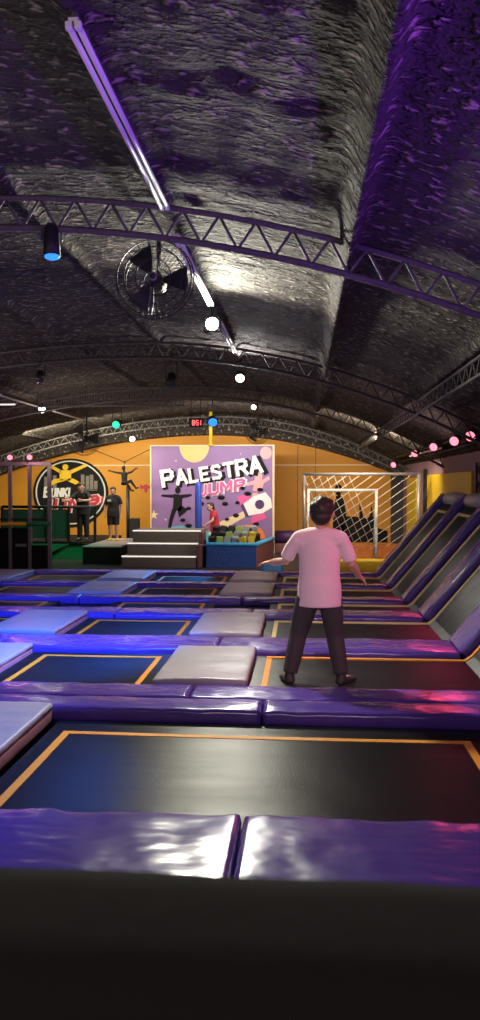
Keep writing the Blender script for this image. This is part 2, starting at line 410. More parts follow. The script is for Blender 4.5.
# long purple pads
cuts = [[-3.6, -1.75, -0.27, 1.43], [-4.2, -2.3, -0.27, 1.43], [-6.4, -4.3, -2.9, -0.8, 1.43], [-6.4, -4.1, -2.2, -0.6, 1.43],
        [-7.5, -5.2, -3.0, -0.8, 1.43], [-7.5, -5.0, -2.6, -0.5, 1.43], [-7.6, -5.0, -2.7, -0.4, 1.43]]
place = ['before the first trampoline row', 'between first and second trampoline rows', 'between second and third trampoline rows',
         'between third and fourth trampoline rows', 'between fourth and fifth trampoline rows', 'between fifth and sixth trampoline rows', 'behind the sixth trampoline row']
for i, (a, c) in enumerate(ROWPADS):
    cs = cuts[i][:-1] + [SXP[i]]; k = len(cs)-1
    for j in range(k):
        x0, x1 = cs[j], cs[j+1]
        if i == 1:   # two strips side by side here
            o = soft_pad(x1-x0-0.006, 0.30, 0.105, seed=i*7+j*3.1, amp=0.006).build('floor_pad', M['vinyl'], smooth=True, loc=(x0+0.003, a, -0.105))
            tag(o, 'purple pad %s, front strip, %s from left' % (place[i], ORD[j]), 'pad', 'purple floor pads')
            y0, W = a+0.305, c-a-0.305
            extra = ', back strip'
            x0 += -0.54 if j == 2 else 0; x1 += -0.54 if j == 1 else 0
        else: y0, W, extra = a, c-a, ''
        o = soft_pad(x1-x0-0.006, W, 0.105, seed=i*5+j*2.3, amp=0.009 if i == 0 else 0.007).build('floor_pad', M['vinyl'], smooth=True, loc=(x0+0.003, y0, -0.105))
        tag(o, 'purple pad %s%s, %s from left' % (place[i], extra, ORD[j]), 'pad', 'purple floor pads')

# pale grey cross pads with rose sides
cnames = ['beside the left beds', 'between the left and middle beds', 'between the middle and sloped beds']
def cross_pad(x0, x1, y0, y1, label):
    t = empty('cross_pad', (x0, y0, -0.105), label, 'pad', 'pale grey cross pads')
    Wd, Ln = x1-x0, y1-y0
    mbx = soft_pad(Ln, Wd, 0.05, r=0.022, amp=0.008, seed=x0*3+y0)
    mbx.v = [(v[1], v[0], v[2]+0.085) for v in mbx.v]
    mbx.build('cover', M['grey_vinyl'], t, smooth=True)
    s_ = soft_pad(Ln-0.01, Wd-0.008, 0.09, r=0.02, amp=0.002, seed=1)
    s_.v = [(v[1]+0.004, v[0]+0.005, v[2]) for v in s_.v]
    s_.build('side_skirt', M['grey_vinyl_side'], t, smooth=True)
    return t
for i, (a, c) in enumerate(BEDS):
    if i == 0:
        cross_pad(-2.45, -1.68, a+0.01, c-0.01, 'pale grey pad with rose sides left of the nearest trampoline'); continue
    for k, (x0, x1) in enumerate(COLS):
        if i in (3,) : continue
        cross_pad(x0, x1, a-(0.0 if i > 1 else 0.0)+0.01, c-0.01, 'pale grey pad with rose sides %s in the %s row' % (cnames[k], ORD[i]))

# flat trampolines
def flat_trampoline(x0, x1, y0, y1, label, inset=0.10, tw=0.045, mat='tape', front=0.14, back=0.25, BEDZ=-0.06):
    t = empty('trampoline', (x0, y0, 0), label, 'trampoline', 'flat trampolines')
    W, D = x1-x0, y1-y0
    bed = MB(); n = 14
    vs_ = [(W*i/n, D*j/n, BEDZ-0.012*math.sin(math.pi*i/n)*math.sin(math.pi*j/n)) for j in range(n+1) for i in range(n+1)]
    vs2 = [(v[0], v[1], v[2]-0.01) for v in vs_]; q = len(vs_)
    g = [(j*(n+1)+i, j*(n+1)+i+1, (j+1)*(n+1)+i+1, (j+1)*(n+1)+i) for j in range(n) for i in range(n)]
    bed.add(vs_ + vs2, g + [tuple(x+q for x in reversed(f)) for f in g])
    bed.build('bed', M['bed'], t, smooth=True)
    tp = MB(); X0, X1, Y0, Y1 = inset, W-inset, front, D-back
    def strip(xa, xb, ya, yb):
        k = 10; pts = []
        for s_ in range(k+1):
            for e in (0, 1):
                if xb-xa > yb-ya: x, y = xa+(xb-xa)*s_/k, (ya, yb)[e]
                else: x, y = (xa, xb)[e], ya+(yb-ya)*s_/k
                pts.append((x, y, BEDZ-0.012*math.sin(math.pi*x/W)*math.sin(math.pi*y/D)+0.004))
        low = [(p[0], p[1], p[2]-0.005) for p in pts]; q_ = len(pts)
        f = [(2*i, 2*i+1, 2*i+3, 2*i+2) for i in range(k)]
        tp.add(pts+low, f+[tuple(x+q_ for x in reversed(z)) for z in f] + [(2*i, 2*i+2, 2*i+2+q_, 2*i+q_) for i in range(k)] + [(2*i+1, 2*i+3, 2*i+3+q_, 2*i+1+q_) for i in range(k)])
    strip(X0, X1, Y0, Y0+tw); strip(X0, X1, Y1-tw, Y1); strip(X0, X0+tw, Y0+tw, Y1-tw); strip(X1-tw, X1, Y0+tw, Y1-tw)
    tp.build('border_webbing', M[mat], t)
    fr = MB()
    for (p, q_) in (((0.02, 0.02), (W-0.02, 0.02)), ((W-0.02, 0.02), (W-0.02, D-0.02)), ((W-0.02, D-0.02), (0.02, D-0.02)), ((0.02, D-0.02), (0.02, 0.02))):
        fr.tube((*p, BEDZ-0.03), (*q_, BEDZ-0.03), 0.018)
    fr.build('frame', M['black_steel'], t, smooth=True)
    for (x, y) in ((0.04, 0.04), (W-0.04, 0.04), (W-0.04, D-0.04), (0.04, D-0.04)):
        l = MB(); l.tube((x, y, FLOOR), (x, y, BEDZ-0.03), 0.018); l.build('leg', M['black_steel'], t, smooth=True)
    return t
flat_trampoline(-1.64, 1.14, BEDS[0][0], BEDS[0][1], 'large black trampoline with an orange border, nearest row', 0.1, 0.05, 'tape', 0.05, 0.22, -0.095)
for i in range(1, 6):
    a, c = BEDS[i]
    bk = 0.10 if i < 3 else 0.06
    flat_trampoline(COLS[1][1], COLS[2][0], a, c, 'black trampoline with orange border, middle bed of the %s row' % ORD[i], 0.13, 0.045, 'tape', 0.08, bk)
    flat_trampoline(COLS[0][1], COLS[1][0], a, c, 'black trampoline with orange border, left bed of the %s row' % ORD[i], 0.13, 0.045, 'tape', 0.08, bk)

# angled trampolines: flat part then a slope up the right wall, one sheet
def slope_pt(s_, y, lift=0.0, SX=1.43):
    """s measured from the foot of slope; negative is flat"""
    if s_ <= 0: return (SX + s_, y, BEDZ + lift)
    off = 0.05
    return (SX + s_*math.cos(SA) + (BEDZ + lift)*-math.sin(SA)*1.0, y, s_*math.sin(SA) + (BEDZ+lift)*math.cos(SA))
def path_strip(mb, ss, y0, y1, lift, th, SX=1.43):
    v = []
    for s_ in ss:
        v += [slope_pt(s_, y0, lift, SX), slope_pt(s_, y1, lift, SX), slope_pt(s_, y1, lift-th, SX), slope_pt(s_, y0, lift-th, SX)]
    k = len(ss)
    f = [(4*i+e, 4*i+(e+1) % 4, 4*i+4+(e+1) % 4, 4*i+4+e) for i in range(k-1) for e in range(4)]
    f += [(0, 1, 2, 3), (4*k-4, 4*k-3, 4*k-2, 4*k-1)]
    mb.add(v, f)
for i in range(1, 6):
    a, c = BEDS[i]; a += 0.0; c -= 0.0
    t = empty('angled_trampoline', (0, 0, 0), 'black trampoline that bends up into a slope on the right, %s row' % ORD[i], 'trampoline', 'angled trampolines')
    sx = SXB[i]; x0 = COLS[2][1]-sx
    ss = [x0, x0/2, -0.15, 0.0, 0.04, 0.2, SL*0.5, SL*0.9, SL]
    m = MB(); path_strip(m, ss, a, c, 0.0, 0.012, sx); m.build('bed', M['bed'], t)
    tw = (0, 0.055, 0.07, 0.10, 0.11, 0.12)[i]; bk = c - 0.05
    m = MB(); ins = x0 + 0.10
    lg = [ins, -0.3, 0.0, 0.04, 0.3, SL*0.5, SL-0.15]
    path_strip(m, lg, bk-tw, bk, 0.012, 0.013, sx)
    path_strip(m, [SL-0.15-0.045, SL-0.15], a+0.06, bk-tw, 0.005, 0.006, sx)
    path_strip(m, lg, a+0.06, a+0.105, 0.005, 0.006, sx)
    path_strip(m, [ins, ins+0.045], a+0.105, bk-tw, 0.005, 0.006, sx)
    m.build('border_webbing', M['tape' if i < 2 else 'yellow_tape'], t)
    m = MB()
    for y in (a+0.02, c-0.02):
        p = [slope_pt(s_, y, -0.04, sx) for s_ in (x0+0.03, 0.0, SL)]
        m.tube(p[0], p[1], 0.018); m.tube(p[1], p[2], 0.018)
        m.tube((p[2][0], y, p[2][2]), (p[2][0], y, FLOOR), 0.02)
    m.tube(slope_pt(SL, a+0.02, -0.04, sx), slope_pt(SL, c-0.02, -0.04, sx), 0.018)
    m.build('frame', M['black_steel'], t, smooth=True)
    # rolled bolster closing the head of each sloped bed
    bt = empty('top_bolster', (sx+SL*math.cos(SA)+0.13, a+0.03, TOPZ+0.02), 'rounded silver grey bolster on top of the sloped bed, %s row' % ORD[i], 'bolster', 'bolsters topping the sloped beds')
    m = MB(); m.chain([(0, 0.0, 0), (0, (c-a)/2, 0.004), (0, c-a-0.06, 0)], [0.115, 0.12, 0.115], 20, caps=False); m.build('cushion', M['bolster'], bt, smooth=True)
    m = MB(); m.box(-0.05, 0.12, 0.02, c-a-0.06, -0.16, -0.09); m.build('backing_board', M['black_steel'], bt)
# purple pads lying up the slope between the sloped beds
for i, (a, c) in enumerate(ROWPADS):
    if i == 0: continue
    mbp = soft_pad(SL+0.16, c-a-0.008, 0.105, seed=40+i, amp=0.008)
    o = mbp.build('slope_pad', M['vinyl'], smooth=True)
    o.location = (SXP[i]+0.056, a+0.004, -0.105*math.cos(SA)-0.003); o.rotation_euler = (0, -SA, 0)
    tag(o, 'glossy purple pad running up the right slope %s' % place[i], 'pad', 'purple slope pads')
# steel under the slopes: stands every pad row
m = MB()
for k, (a, c) in enumerate(ROWPADS):
    if k == 0: continue
    SX = SXP[k]; TOPX = SX + SL*math.cos(SA)
    for y in (a+0.06, c-0.06):
        m.tube((SX+0.12, y, -0.12), (TOPX+0.12, y, TOPZ-0.14), 0.02); m.tube((TOPX+0.12, y, TOPZ-0.14), (TOPX+0.12, y, FLOOR), 0.025); m.tube((SX+0.1, y, -0.1), (SX+0.1, y, FLOOR), 0.02)
struct(m.build('floor_slope_frame', M['black_steel'], smooth=True))

# black padded rail in front of the photographer
t = empty('padded_barrier', (0, 0.42, FLOOR), 'black padded barrier across the bottom of the view', 'barrier')
m = MB(); m.box(-1.6, 1.6, -0.03, 0.03, 0, 1.44); m.build('panel', M['black_steel'], t, bevel=0.005)
sp = soft_pad(3.2, 0.20, 0.16, r=0.07, amp=0.004); sp.v = [(v[0]-1.6, v[1]-0.10, v[2]+1.375) for v in sp.v]; sp.build('rail_cushion', M['foam_black'], t, smooth=True)

# ---------------------------------------------------------------- roof trusses
TR = [5.05, 10.3, 15.0, 20.0]
tl = ['first from the front', 'second from the front', 'third from the front', 'fourth, nearest the rear wall']
for i, y in enumerate(TR):
    t = empty('roof_truss', (0, y, 0), 'arched grey lattice roof truss crossing the hall, %s' % tl[i], 'roof truss', 'arched lattice roof trusses')
    xs = [XL+0.1+(XR-XL-0.2)*k/96 for k in range(97)]
    off_t, off_b = (0.06, 0.255) if i < 3 else (0.20, 0.39)
    mt = M['truss']
    m = MB(); P = [(x, 0, zc(x)-off_t) for x in xs]; m.chain(P, [0.020]*97, 6, caps=False); m.build('top_chord', mt, t, smooth=True)
    m = MB(); P = [(x, 0, zc(x)-off_b) for x in xs]; m.chain(P, [0.022]*97, 6, caps=False); m.build('bottom_chord', mt, t, smooth=True)
    m = MB()
    for k in range(96):
        za, zb = (off_t, off_b) if k % 2 else (off_b, off_t)
        m.tube((xs[k], 0, zc(xs[k])-za), (xs[k+1], 0, zc(xs[k+1])-zb), 0.010, n=5)
    m.build('lattice', mt, t, smooth=True)
    if i > 0:
        continue
# lattice purlin along the hall on the right
t = empty('lattice_purlin', (1.45, 0, zc(1.45)-0.14), 'dark lattice purlin running lengthwise under the right side of the roof', 'purlin')
for nm, dz in (('top_chord', 0.02), ('bottom_chord', -0.13)):
    m = MB(); m.tube((0, 5.2, dz), (0, 19.8, dz), 0.016); m.build(nm, M['truss'], t, smooth=True)
m = MB(); ys = [5.2+0.14*k for k in range(105)]
for k in range(104): m.tube((0, ys[k], -0.13 if k % 2 else 0.02), (0, ys[k+1], 0.02 if k % 2 else -0.13), 0.006, n=5)
m.build('lattice', M['truss'], t, smooth=True)
# open grid panel hung under the roof in front of the third truss
t = empty('roof_grille', (-3.6, 14.4, 3.13), 'wide grey barred grille hanging level under the roof before the third truss', 'grille')
m = MB(); m.box(-1.4, 1.4, -0.012, 0.012, 0.16, 0.19); m.box(-1.4, 1.4, -0.012, 0.012, -0.17, -0.14); m.build('frame', M['truss'], t)
m = MB()
for k in range(57): m.box(-1.38+k*0.0493-0.008, -1.38+k*0.0493+0.008, -0.008, 0.008, -0.15, 0.17)
m.build('bars', M['truss'], t)
# beam with red lamps on the right
t = empty('lamp_beam', (2.34, 0, 2.20), 'dark steel lamp beam along the top of the right wall', 'beam')
m = MB(); m.tube((0, 8.2, 0), (0, 20.5, 0), 0.03); m.build('lower_tube', M['black_steel'], t, smooth=True)
m = MB(); m.tube((0.2, 8.2, -0.08), (0.2, 20.5, -0.08), 0.03); m.build('wall_tube', M['black_steel'], t, smooth=True)
m = MB()
for k in range(30): m.tube((0, 8.3+k*0.4, 0), (0.2, 8.3+k*0.4+(0.2 if k % 2 else -0.05), -0.08), 0.01, n=5)
m.build('braces', M['black_steel'], t, smooth=True)
m = MB(); m.box(-0.02, 0.02, 13.6, 17.4, -0.085, -0.055); m.build('light_strip', M['tube_white'], t)
for y in (9, 12, 15, 18):
    m = MB(); m.tube((0.2, y, -0.08), (0.42, y, -0.08), 0.012); m.build('bracket', M['black_steel'], t)
# lattice column against the right wall
for n_, y in enumerate((9.8, 12.3, 17.6)):
    t = empty('lattice_column', (2.70, y, FLOOR), ('dark lattice column against the right wall, %s' % ('nearest one at the edge of view', 'second one beside the yellow panel', 'third one behind the yellow panel')[n_]), 'column', 'lattice columns on the right wall')
    Hc = 2.13
    for dy in (-0.14, 0.14):
        m = MB(); m.tube((0, dy, 0), (0, dy, Hc), 0.02); m.build('upright', M['black_steel'], t, smooth=True)
    m = MB()
    for k in range(9):
        z0 = Hc*k/9; z1 = Hc*(k+1)/9
        m.tube((0, -0.14, z0), (0, 0.14, z1), 0.009, n=5); m.tube((0, 0.14, z0), (0, -0.14, z1), 0.009, n=5)
    m.build('lattice', M['black_steel'], t, smooth=True)

# ---------------------------------------------------------------- lamps and fans under the roof
def batten(y0, y1, x, z, label, lit=False):
    t = empty('tube_light', (x, y0, z), label, 'light', 'twin tube lights along the roof')
    L_ = y1-y0
    m = MB(); m.box(-0.012, 0.012, 0.02, L_-0.02, 0.012, 0.06); m.build('housing', M['truss'], t, bevel=0.006)
    for dx in (-0.018, 0.018):
        m = MB(); m.tube((dx, 0.03, 0), (dx, L_-0.03, 0), 0.0125, n=12); m.build('tube', M['tube_lit' if lit else 'tube_white'], t, smooth=True)
    for y in (0.015, L_-0.015):
        m = MB(); m.box(-0.031, -0.004, y-0.012, y+0.012, -0.013, 0.016); m.box(0.004, 0.031, y-0.012, y+0.012, -0.013, 0.016); m.box(-0.02, 0.02, y-0.01, y+0.01, 0.014, 0.03); m.build('end_cap', M['white'], t, bevel=0.004)
    for y in (0.2, L_-0.2):
        m = MB(); m.tube((0, y, 0.05), (0, y, zc(x)-0.04-z), 0.006); m.build('hanger', M['truss'], t)
    return t
batten(2.9, 4.85, -0.86, 3.215, 'twin tube light nearest the camera, unlit and tinted violet')
batten(5.4, 7.45, -0.88, 3.215, 'twin tube light behind the first truss beside the floodlight')
batten(8.3, 10.1, -0.88, 3.215, 'twin tube light beyond the bright floodlight')
batten(12.6, 14.6, -5.0, 2.98, 'long tube light under the left side of the roof')
batten(15.4, 17.6, -5.0, 2.98, 'long tube light under the left side, the farther one')
# crosswise lit tube at far left
t = empty('strip_light', (-5.9, 14.2, 3.0), 'lit white strip light set crosswise at the far left', 'light')
m = MB(); m.tube((-1.2, 0, 0), (0.55, 0, 0), 0.016); m.build('tube', M['tube_lit'], t, smooth=True)
m = MB(); m.box(-1.22, 0.57, -0.025, 0.025, 0.014, 0.05); m.build('housing', M['truss'], t)
m = MB()
for x in (-1.0, 0.4): m.tube((x, 0, 0.04), (x, 0, 0.10 if x < 0 else 0.16), 0.006)
m.build('hanger', M['truss'], t)

def par(loc, direction, lens, label, r=0.075, L_=0.16, group='stage lamps', name='stage_lamp', hang=0.14):
    """small can lamp: can, lens, yoke and stem; direction the lens faces"""
    t = empty(name, loc, label, 'lamp', group)
    d = Vector(direction).normalized()
    m = MB(); m.chain([d*-L_*0.55, d*-L_*0.4, d*L_*0.1, d*L_*0.5], [r*0.55, r*0.85, r*0.95, r], 18, caps=False); cn = m.build('can', M['black_steel'], t, smooth=True)
    m = MB(); m.chain([d*L_*0.49, d*(L_*0.5+0.008), d*(L_*0.5+0.018)], [r*0.9, r*0.86, r*0.5], 18, caps=False); m.build('lens', M[lens], cn, smooth=True)
    side = d.cross(Vector((0, 0, 1)))
    if side.length < 0.05: side = Vector((1, 0, 0))
    side.normalize()
    m = MB(); a_ = side*(r*1.12)
    up = Vector((0, 0, hang*0.7))
    m.chain([a_, a_+up, -a_+up, -a_], [0.008]*4, 6, caps=False); m.tube(up, (0, 0, hang), 0.012); m.build('yoke', M['black_steel'], t, smooth=True)
    return t
# floodlight on the ridge line
t = empty('floodlight', (-0.89, 7.62, 3.07), 'bright white floodlight on the roof line, glaring at the camera', 'light')
m = MB(); m.box(-0.085, 0.085, 0.0, 0.05, -0.075, 0.075); m.build('body', M['black_steel'], t, bevel=0.012)
m = MB(); m.chain([(0, -0.004, 0), (0, -0.012, 0), (0, -0.016, 0)], [0.062, 0.058, 0.02], 20, caps=False); m.build('lens', M['lens_white'], t, smooth=True)
m = MB(); m.tube((0, 0.03, 0.07), (0, 0.03, 0.30), 0.012); m.build('bracket', M['black_steel'], t)
spot('floodlight_beam', (-0.89, 7.55, 3.06), (-0.3, 3.0, 0.0), 600, (1.0, 0.97, 0.78), 179, 1.0, 0.09)

point('fence_lamp_glow', (-5.6, 14.9, 2.05), 9, (1.0, 0.35, 0.5), 0.06)
lamps = [
 # loc, dir, lens, label, r
 ((-1.64, 5.03, 3.09), (0.05, -0.08, -1), 'lens_blue', 'black stage lamp with a blue lens hanging from the first truss at the left', 0.056, 0.2),
 ((-2.0, 17.2, 2.92), (0.15, -0.8, -0.4), 'lens_blue', 'blue glowing stage lamp above the purple climbing wall', 0.11, 0.2),
 ((-3.95, 16.4, 2.80), (-0.1, -0.9, -0.3), 'lens_green', 'green glowing stage lamp left of the red display', 0.09, 0.16),
 ((-0.90, 11.2, 3.06), (0.0, -0.8, -0.5), 'lens_cool', 'small white spot lamp beyond the roof floodlight', 0.07, 0.15),
 ((-0.95, 15.2, 3.02), (-0.1, -0.9, -0.2), 'lens_cool', 'small white spot lamp on the third truss above the far fan', 0.055, 0.14),
 ((-5.2, 15.3, 3.02), (0.1, -0.9, -0.2), 'lens_cool', 'white spot lamp at the upper left beside the long tube light', 0.08, 0.15),
 ((-4.25, 19.3, 2.66), (0.0, -0.9, -0.2), 'lens_cool', 'white spot lamp near the rear wall above the hanging dummy', 0.075, 0.14),
 ((-1.9, 11.2, 3.02), (0.0, -0.5, -0.7), 'lens_off', 'unlit black stage lamp between the tube lights and the left roof', 0.075, 0.2),
 ((-3.5, 10.2, 2.95), (0.0, -0.5, -0.7), 'lens_off', 'unlit small black stage lamp on the second truss', 0.06, 0.14),
]
for (loc, d, lens, lab, r, L_) in lamps:
    par(loc, d, lens, lab, r, L_, hang=max(0.1, zc(loc[0])-0.24-loc[2]) if loc[1] in (5.03, 10.2, 15.2) else max(0.12, zc(loc[0])-0.06-loc[2]))
spot('blue_beam', (-1.64, 4.98, 2.93), (-2.9, 7.6, -0.1), 2600, BLUE, 62, 0.8, 0.05)
spot('blue_beam_near', (-1.66, 5.0, 2.93), (-2.6, 3.9, -0.1), 330, BLUE, 70, 0.8, 0.05)
spot('blue_beam_rear', (-2.0, 17.05, 2.85), (-3.0, 13.5, 0.0), 1500, (0.02, 0.3, 1.0), 38, 0.8, 0.08)
spot('green_beam', (-3.95, 16.25, 2.75), (-5.7, 17.4, 0.1), 170, GREEN, 66, 0.8, 0.08)
spot('white_spot_beam', (-0.90, 11.05, 2.98), (-1.0, 3.0, 2.2), 150, (1, 0.95, 0.9), 176, 0.9, 0.06)
spot('left_spot_beam', (-5.2, 15.2, 3.0), (-4.2, 11.0, 0), 35, (1, 0.9, 0.75), 120, 0.8, 0.06)
spot('rear_spot_beam', (-4.25, 19.2, 2.62), (-4.4, 18.5, 0), 24, (1, 0.9, 0.75), 140, 0.8, 0.06)
spot('third_truss_beam', (-0.95, 15.05, 3.0), (-0.6, 12.5, 0), 40, (1, 0.93, 0.85), 130, 0.8, 0.06)

reds = [(10.5, 2.29), (11.6, 2.29), (13.4, 2.29), (15.6, 2.27), (19.2, 2.14)]
redlab = ['nearest the camera', 'second from the camera', 'third, above the yellow panel', 'fourth, beyond the yellow panel', 'farthest, near the rear wall']
for (y, z), lb in zip(reds, redlab):
    par((2.22, y, z-0.13), (-0.55, -0.8, -0.35), 'lens_red', 'red glowing lamp on the right wall beam, %s' % lb, 0.075, 0.15, 'red lamps on the right beam', hang=0.12 if y < 19 else 0.2)
    spot('red_beam', (2.12, y-0.12, z-0.17), (0.2, y-3.2, -0.1), 26, RED, 66, 0.8, 0.06)
spot('red_beam_near', (2.2, 5.2, 2.2), (0.35, 6.1, 0.95), 90, (1, 0.14, 0.38), 50, 0.8, 0.06)
for x, lb in ((-5.96, 'left one'), (-5.55, 'right one')):
    t = par((x, 15.5, 2.05), (0.35, -0.9, 0.15), 'lens_red', 'pinkish red lamp standing on the fence top bar, %s' % lb, 0.06, 0.12, 'red lamps on the fence bar', hang=-0.12)

def fan(loc, r, label, up):
    t = empty('wall_fan', loc, label, 'fan', 'round cage fans')
    m = MB()
    for yy, rr in ((-0.09, 0.45), (-0.085, 0.75), (-0.05, 0.95), (0.0, 1.0), (0.06, 0.8), (0.09, 0.35)): m.ring((0, yy*r*3, 0), r*rr, 0.0035+r*0.004, 'y', 36, 5)
    for k in range(40):
        a_ = 2*math.pi*k/40; c_, s_ = math.cos(a_), math.sin(a_)
        pts = [(c_*r*rr, yy*r*3, s_*r*rr) for yy, rr in ((-0.09, 0.2), (-0.085, 0.75), (-0.05, 0.95), (0.0, 1.0), (0.06, 0.8), (0.09, 0.3))]
        m.chain(pts, [0.0022]*6, 4, caps=False)
    m.build('cage', M['black_steel'], t, smooth=True)
    m = MB()
    for k in range(3):
        a0 = 2*math.pi*k/3
        v = []
        for rr, wv in ((0.15, 0.18), (0.5, 0.42), (0.88, 0.40)):
            for e in (-1, 1):
                a_ = a0 + e*wv; v.append((math.cos(a_)*r*rr, e*0.04*r*2, math.sin(a_)*r*rr))
        lo = [(p[0], p[1]+0.006, p[2]) for p in v]
        m.add(v+lo, [(0, 1, 3, 2), (2, 3, 5, 4), (7, 6, 8, 9), (9, 8, 10, 11), (0, 2, 8, 6), (2, 4, 10, 8), (1, 7, 9, 3), (3, 9, 11, 5), (4, 5, 11, 10), (0, 6, 7, 1)])
    m.build('blades', M['black_steel'], t)
    m = MB(); m.chain([(0, -0.3*r, 0), (0, 0.15*r, 0), (0, 0.7*r, 0)], [0.09*r, 0.2*r, 0.19*r], 16); m.build('motor', M['black_steel'], t, smooth=True)
    m = MB(); m.chain([(0, -0.30*r, 0), (0, -0.335*r, 0)], [0.12*r, 0.10*r], 16, caps=False); m.build('hub_badge', M['lens_off'] if r > 0.4 else M['chrome'], t, smooth=True)
    m = MB(); m.tube((0, 0.5*r, 0), (0, 0.5*r, up), 0.016); m.box(-0.05, 0.05, 0.5*r-0.05, 0.5*r+0.05, up-0.02, up); m.build('bracket', M['black_steel'], t)
    return t
fan((-1.07, 5.62, 2.985), 0.285, 'large black cage fan hanging below the first truss', 0.34)
fan((-4.55, 16.0, 2.47), 0.36, 'black cage fan hanging on a rod above the round logo', 0.80)
fan((-1.0, 17.2, 2.68), 0.28, 'black cage fan above the right end of the climbing wall', 0.62)

# red digital display
t = empty('digital_display', (-2.34, 17.0, 2.86), 'small black display with red digits hanging before the rear wall', 'display')
m = MB(); m.box(-0.15, 0.15, -0.03, 0.03, -0.10, 0.10); m.build('case', M['black_steel'], t, bevel=0.006)
seg = {'a': ((0, 1), (1, 1)), 'b': ((1, 1), (1, .5)), 'c': ((1, .5), (1, 0)), 'd': ((0, 0), (1, 0)), 'e': ((0, .5), (0, 0)), 'f': ((0, 1), (0, .5)), 'g': ((0, .5), (1, .5))}
m = MB()
for ch, x in (('bc', -0.115), ('abcdefg', -0.065), ('acdfg', 0.015), ('bc', 0.07)):
    for s_ in ch:
        (xa, ya), (xb, yb) = seg[s_]
        xa, xb, ya, yb = x+xa*0.04, x+xb*0.04, -0.05+ya*0.1, -0.05+yb*0.1
        m.box(min(xa, xb)-0.006, max(xa, xb)+0.006, -0.036, -0.029, min(ya, yb)-0.006, max(ya, yb)+0.006)
for z in (-0.02, 0.02): m.box(-0.008, 0.004, -0.036, -0.029, z-0.007, z+0.007)
m.build('digits', M['digit'], t)
m = MB()
for x in (-0.1, 0.1): m.tube((x, 0, 0.09), (x, 0, zc(-2.34)-2.86), 0.006)
m.build('hanger', M['black_steel'], t)
# yellow pipe from the roof to the climbing wall
t = empty('yellow_pipe', (-2.36, 19.9, 2.52), 'yellow vertical pipe above the climbing wall', 'pipe')
m = MB(); m.tube((0, 0, 0), (0, 0, 0.85), 0.045, n=14); m.build('tube', M['yellow'], t, smooth=True)
m = MB(); m.tube((0, 0, -0.01), (0, 0, 0.03), 0.07, n=14); m.build('collar', M['yellow'], t, smooth=True)

# ---------------------------------------------------------------- block lettering
STROKES = {
 'P': [((0, 0), (0, 1)), ((0, 1), (.6, 1)), ((.6, 1), (.75, .85)), ((.75, .85), (.75, .6)), ((.75, .6), (.6, .45)), ((.6, .45), (0, .45))],
 'A': [((0, 0), (.38, 1)), ((.38, 1), (.76, 0)), ((.15, .32), (.61, .32))],
 'L': [((0, 1), (0, 0)), ((0, 0), (.6, 0))],
 'E': [((0, 0), (0, 1)), ((0, 1), (.62, 1)), ((0, .5), (.52, .5)), ((0, 0), (.62, 0))],
 'S': [((.65, .9), (.5, 1)), ((.5, 1), (.12, 1)), ((.12, 1), (0, .85)), ((0, .85), (0, .65)), ((0, .65), (.65, .38)), ((.65, .38), (.65, .15)), ((.65, .15), (.5, 0)), ((.5, 0), (.0, .03))],
 'T': [((0, 1), (.76, 1)), ((.38, 1), (.38, 0))],
 'R': [((0, 0), (0, 1)), ((0, 1), (.58, 1)), ((.58, 1), (.72, .85)), ((.72, .85), (.72, .62)), ((.72, .62), (.58, .48)), ((.58, .48), (0, .48)), ((.35, .48), (.75, 0))],
 'J': [((.55, 1), (.55, .2)), ((.55, .2), (.4, 0)), ((.4, 0), (.1, 0)), ((.1, 0), (-.05, .2))],
 'U': [((0, 1), (0, .18)), ((0, .18), (.15, 0)), ((.15, 0), (.55, 0)), ((.55, 0), (.7, .18)), ((.7, .18), (.7, 1))],
 'M': [((0, 0), (0, 1)), ((0, 1), (.42, .35)), ((.42, .35), (.84, 1)), ((.84, 1), (.84, 0))],
 'B': [((0, 0), (0, 1)), ((0, 1), (.55, 1)), ((.55, 1), (.66, .85)), ((.66, .85), (.66, .65)), ((.66, .65), (.5, .52)), ((.5, .52), (0, .52)), ((.5, .52), (.72, .38)), ((.72, .38), (.72, .15)), ((.72, .15), (.58, 0)), ((.58, 0), (0, 0))],
 'N': [((0, 0), (0, 1)), ((0, 1), (.7, 0)), ((.7, 0), (.7, 1))],
 'K': [((0, 0), (0, 1)), ((0, .42), (.68, 1)), ((.22, .55), (.7, 0))],
 'I': [((0, 0), (0, 1))],
}
ADV = {'I': 0.36, 'L': 0.92, 'M': 1.2, 'J': 0.9}
def word(text, x, z, h, rot, y0, y1, wt=0.2, slant=0.0, hs=None, wx=1.0):
    """letters as solid strokes standing in the xz plane; returns mesh builder"""
    m = MB(); cx = 0.0; ca, sa = math.cos(rot), math.sin(rot)
    for k, ch in enumerate(text):
        hh = h*(hs[k] if hs else 1.0)
        for si, ((xa, ya), (xb, yb)) in enumerate(STROKES[ch]):
            A = Vector((cx+(xa*wx+slant*ya)*hh, ya*hh)); B = Vector((cx+(xb*wx+slant*yb)*hh, yb*hh))
            d = (B-A).normalized(); n_ = Vector((-d.y, d.x))*wt*hh/2; e = d*wt*hh*0.42
            q = [A-e-n_, B+e-n_, B+e+n_, A-e+n_]
            q = [(x+p.x*ca-p.y*sa, z+p.x*sa+p.y*ca) for p in q]
            m.prism(q, 'y', y0-0.0002*si, y1)
        cx += (ADV.get(ch, 1.02)*wx+wt*0.25)*hh
    return m
def ellipse(cx, cz, rx, rz, n=28, a0=0, a1=360, rot=0):
    out = []
    for k in range(n if a1-a0 >= 360 else n+1):
        a_ = R(a0+(a1-a0)*k/n); x, z = rx*math.cos(a_), rz*math.sin(a_)
        out.append((cx+x*math.cos(rot)-z*math.sin(rot), cz+x*math.sin(rot)+z*math.cos(rot)))
    return out

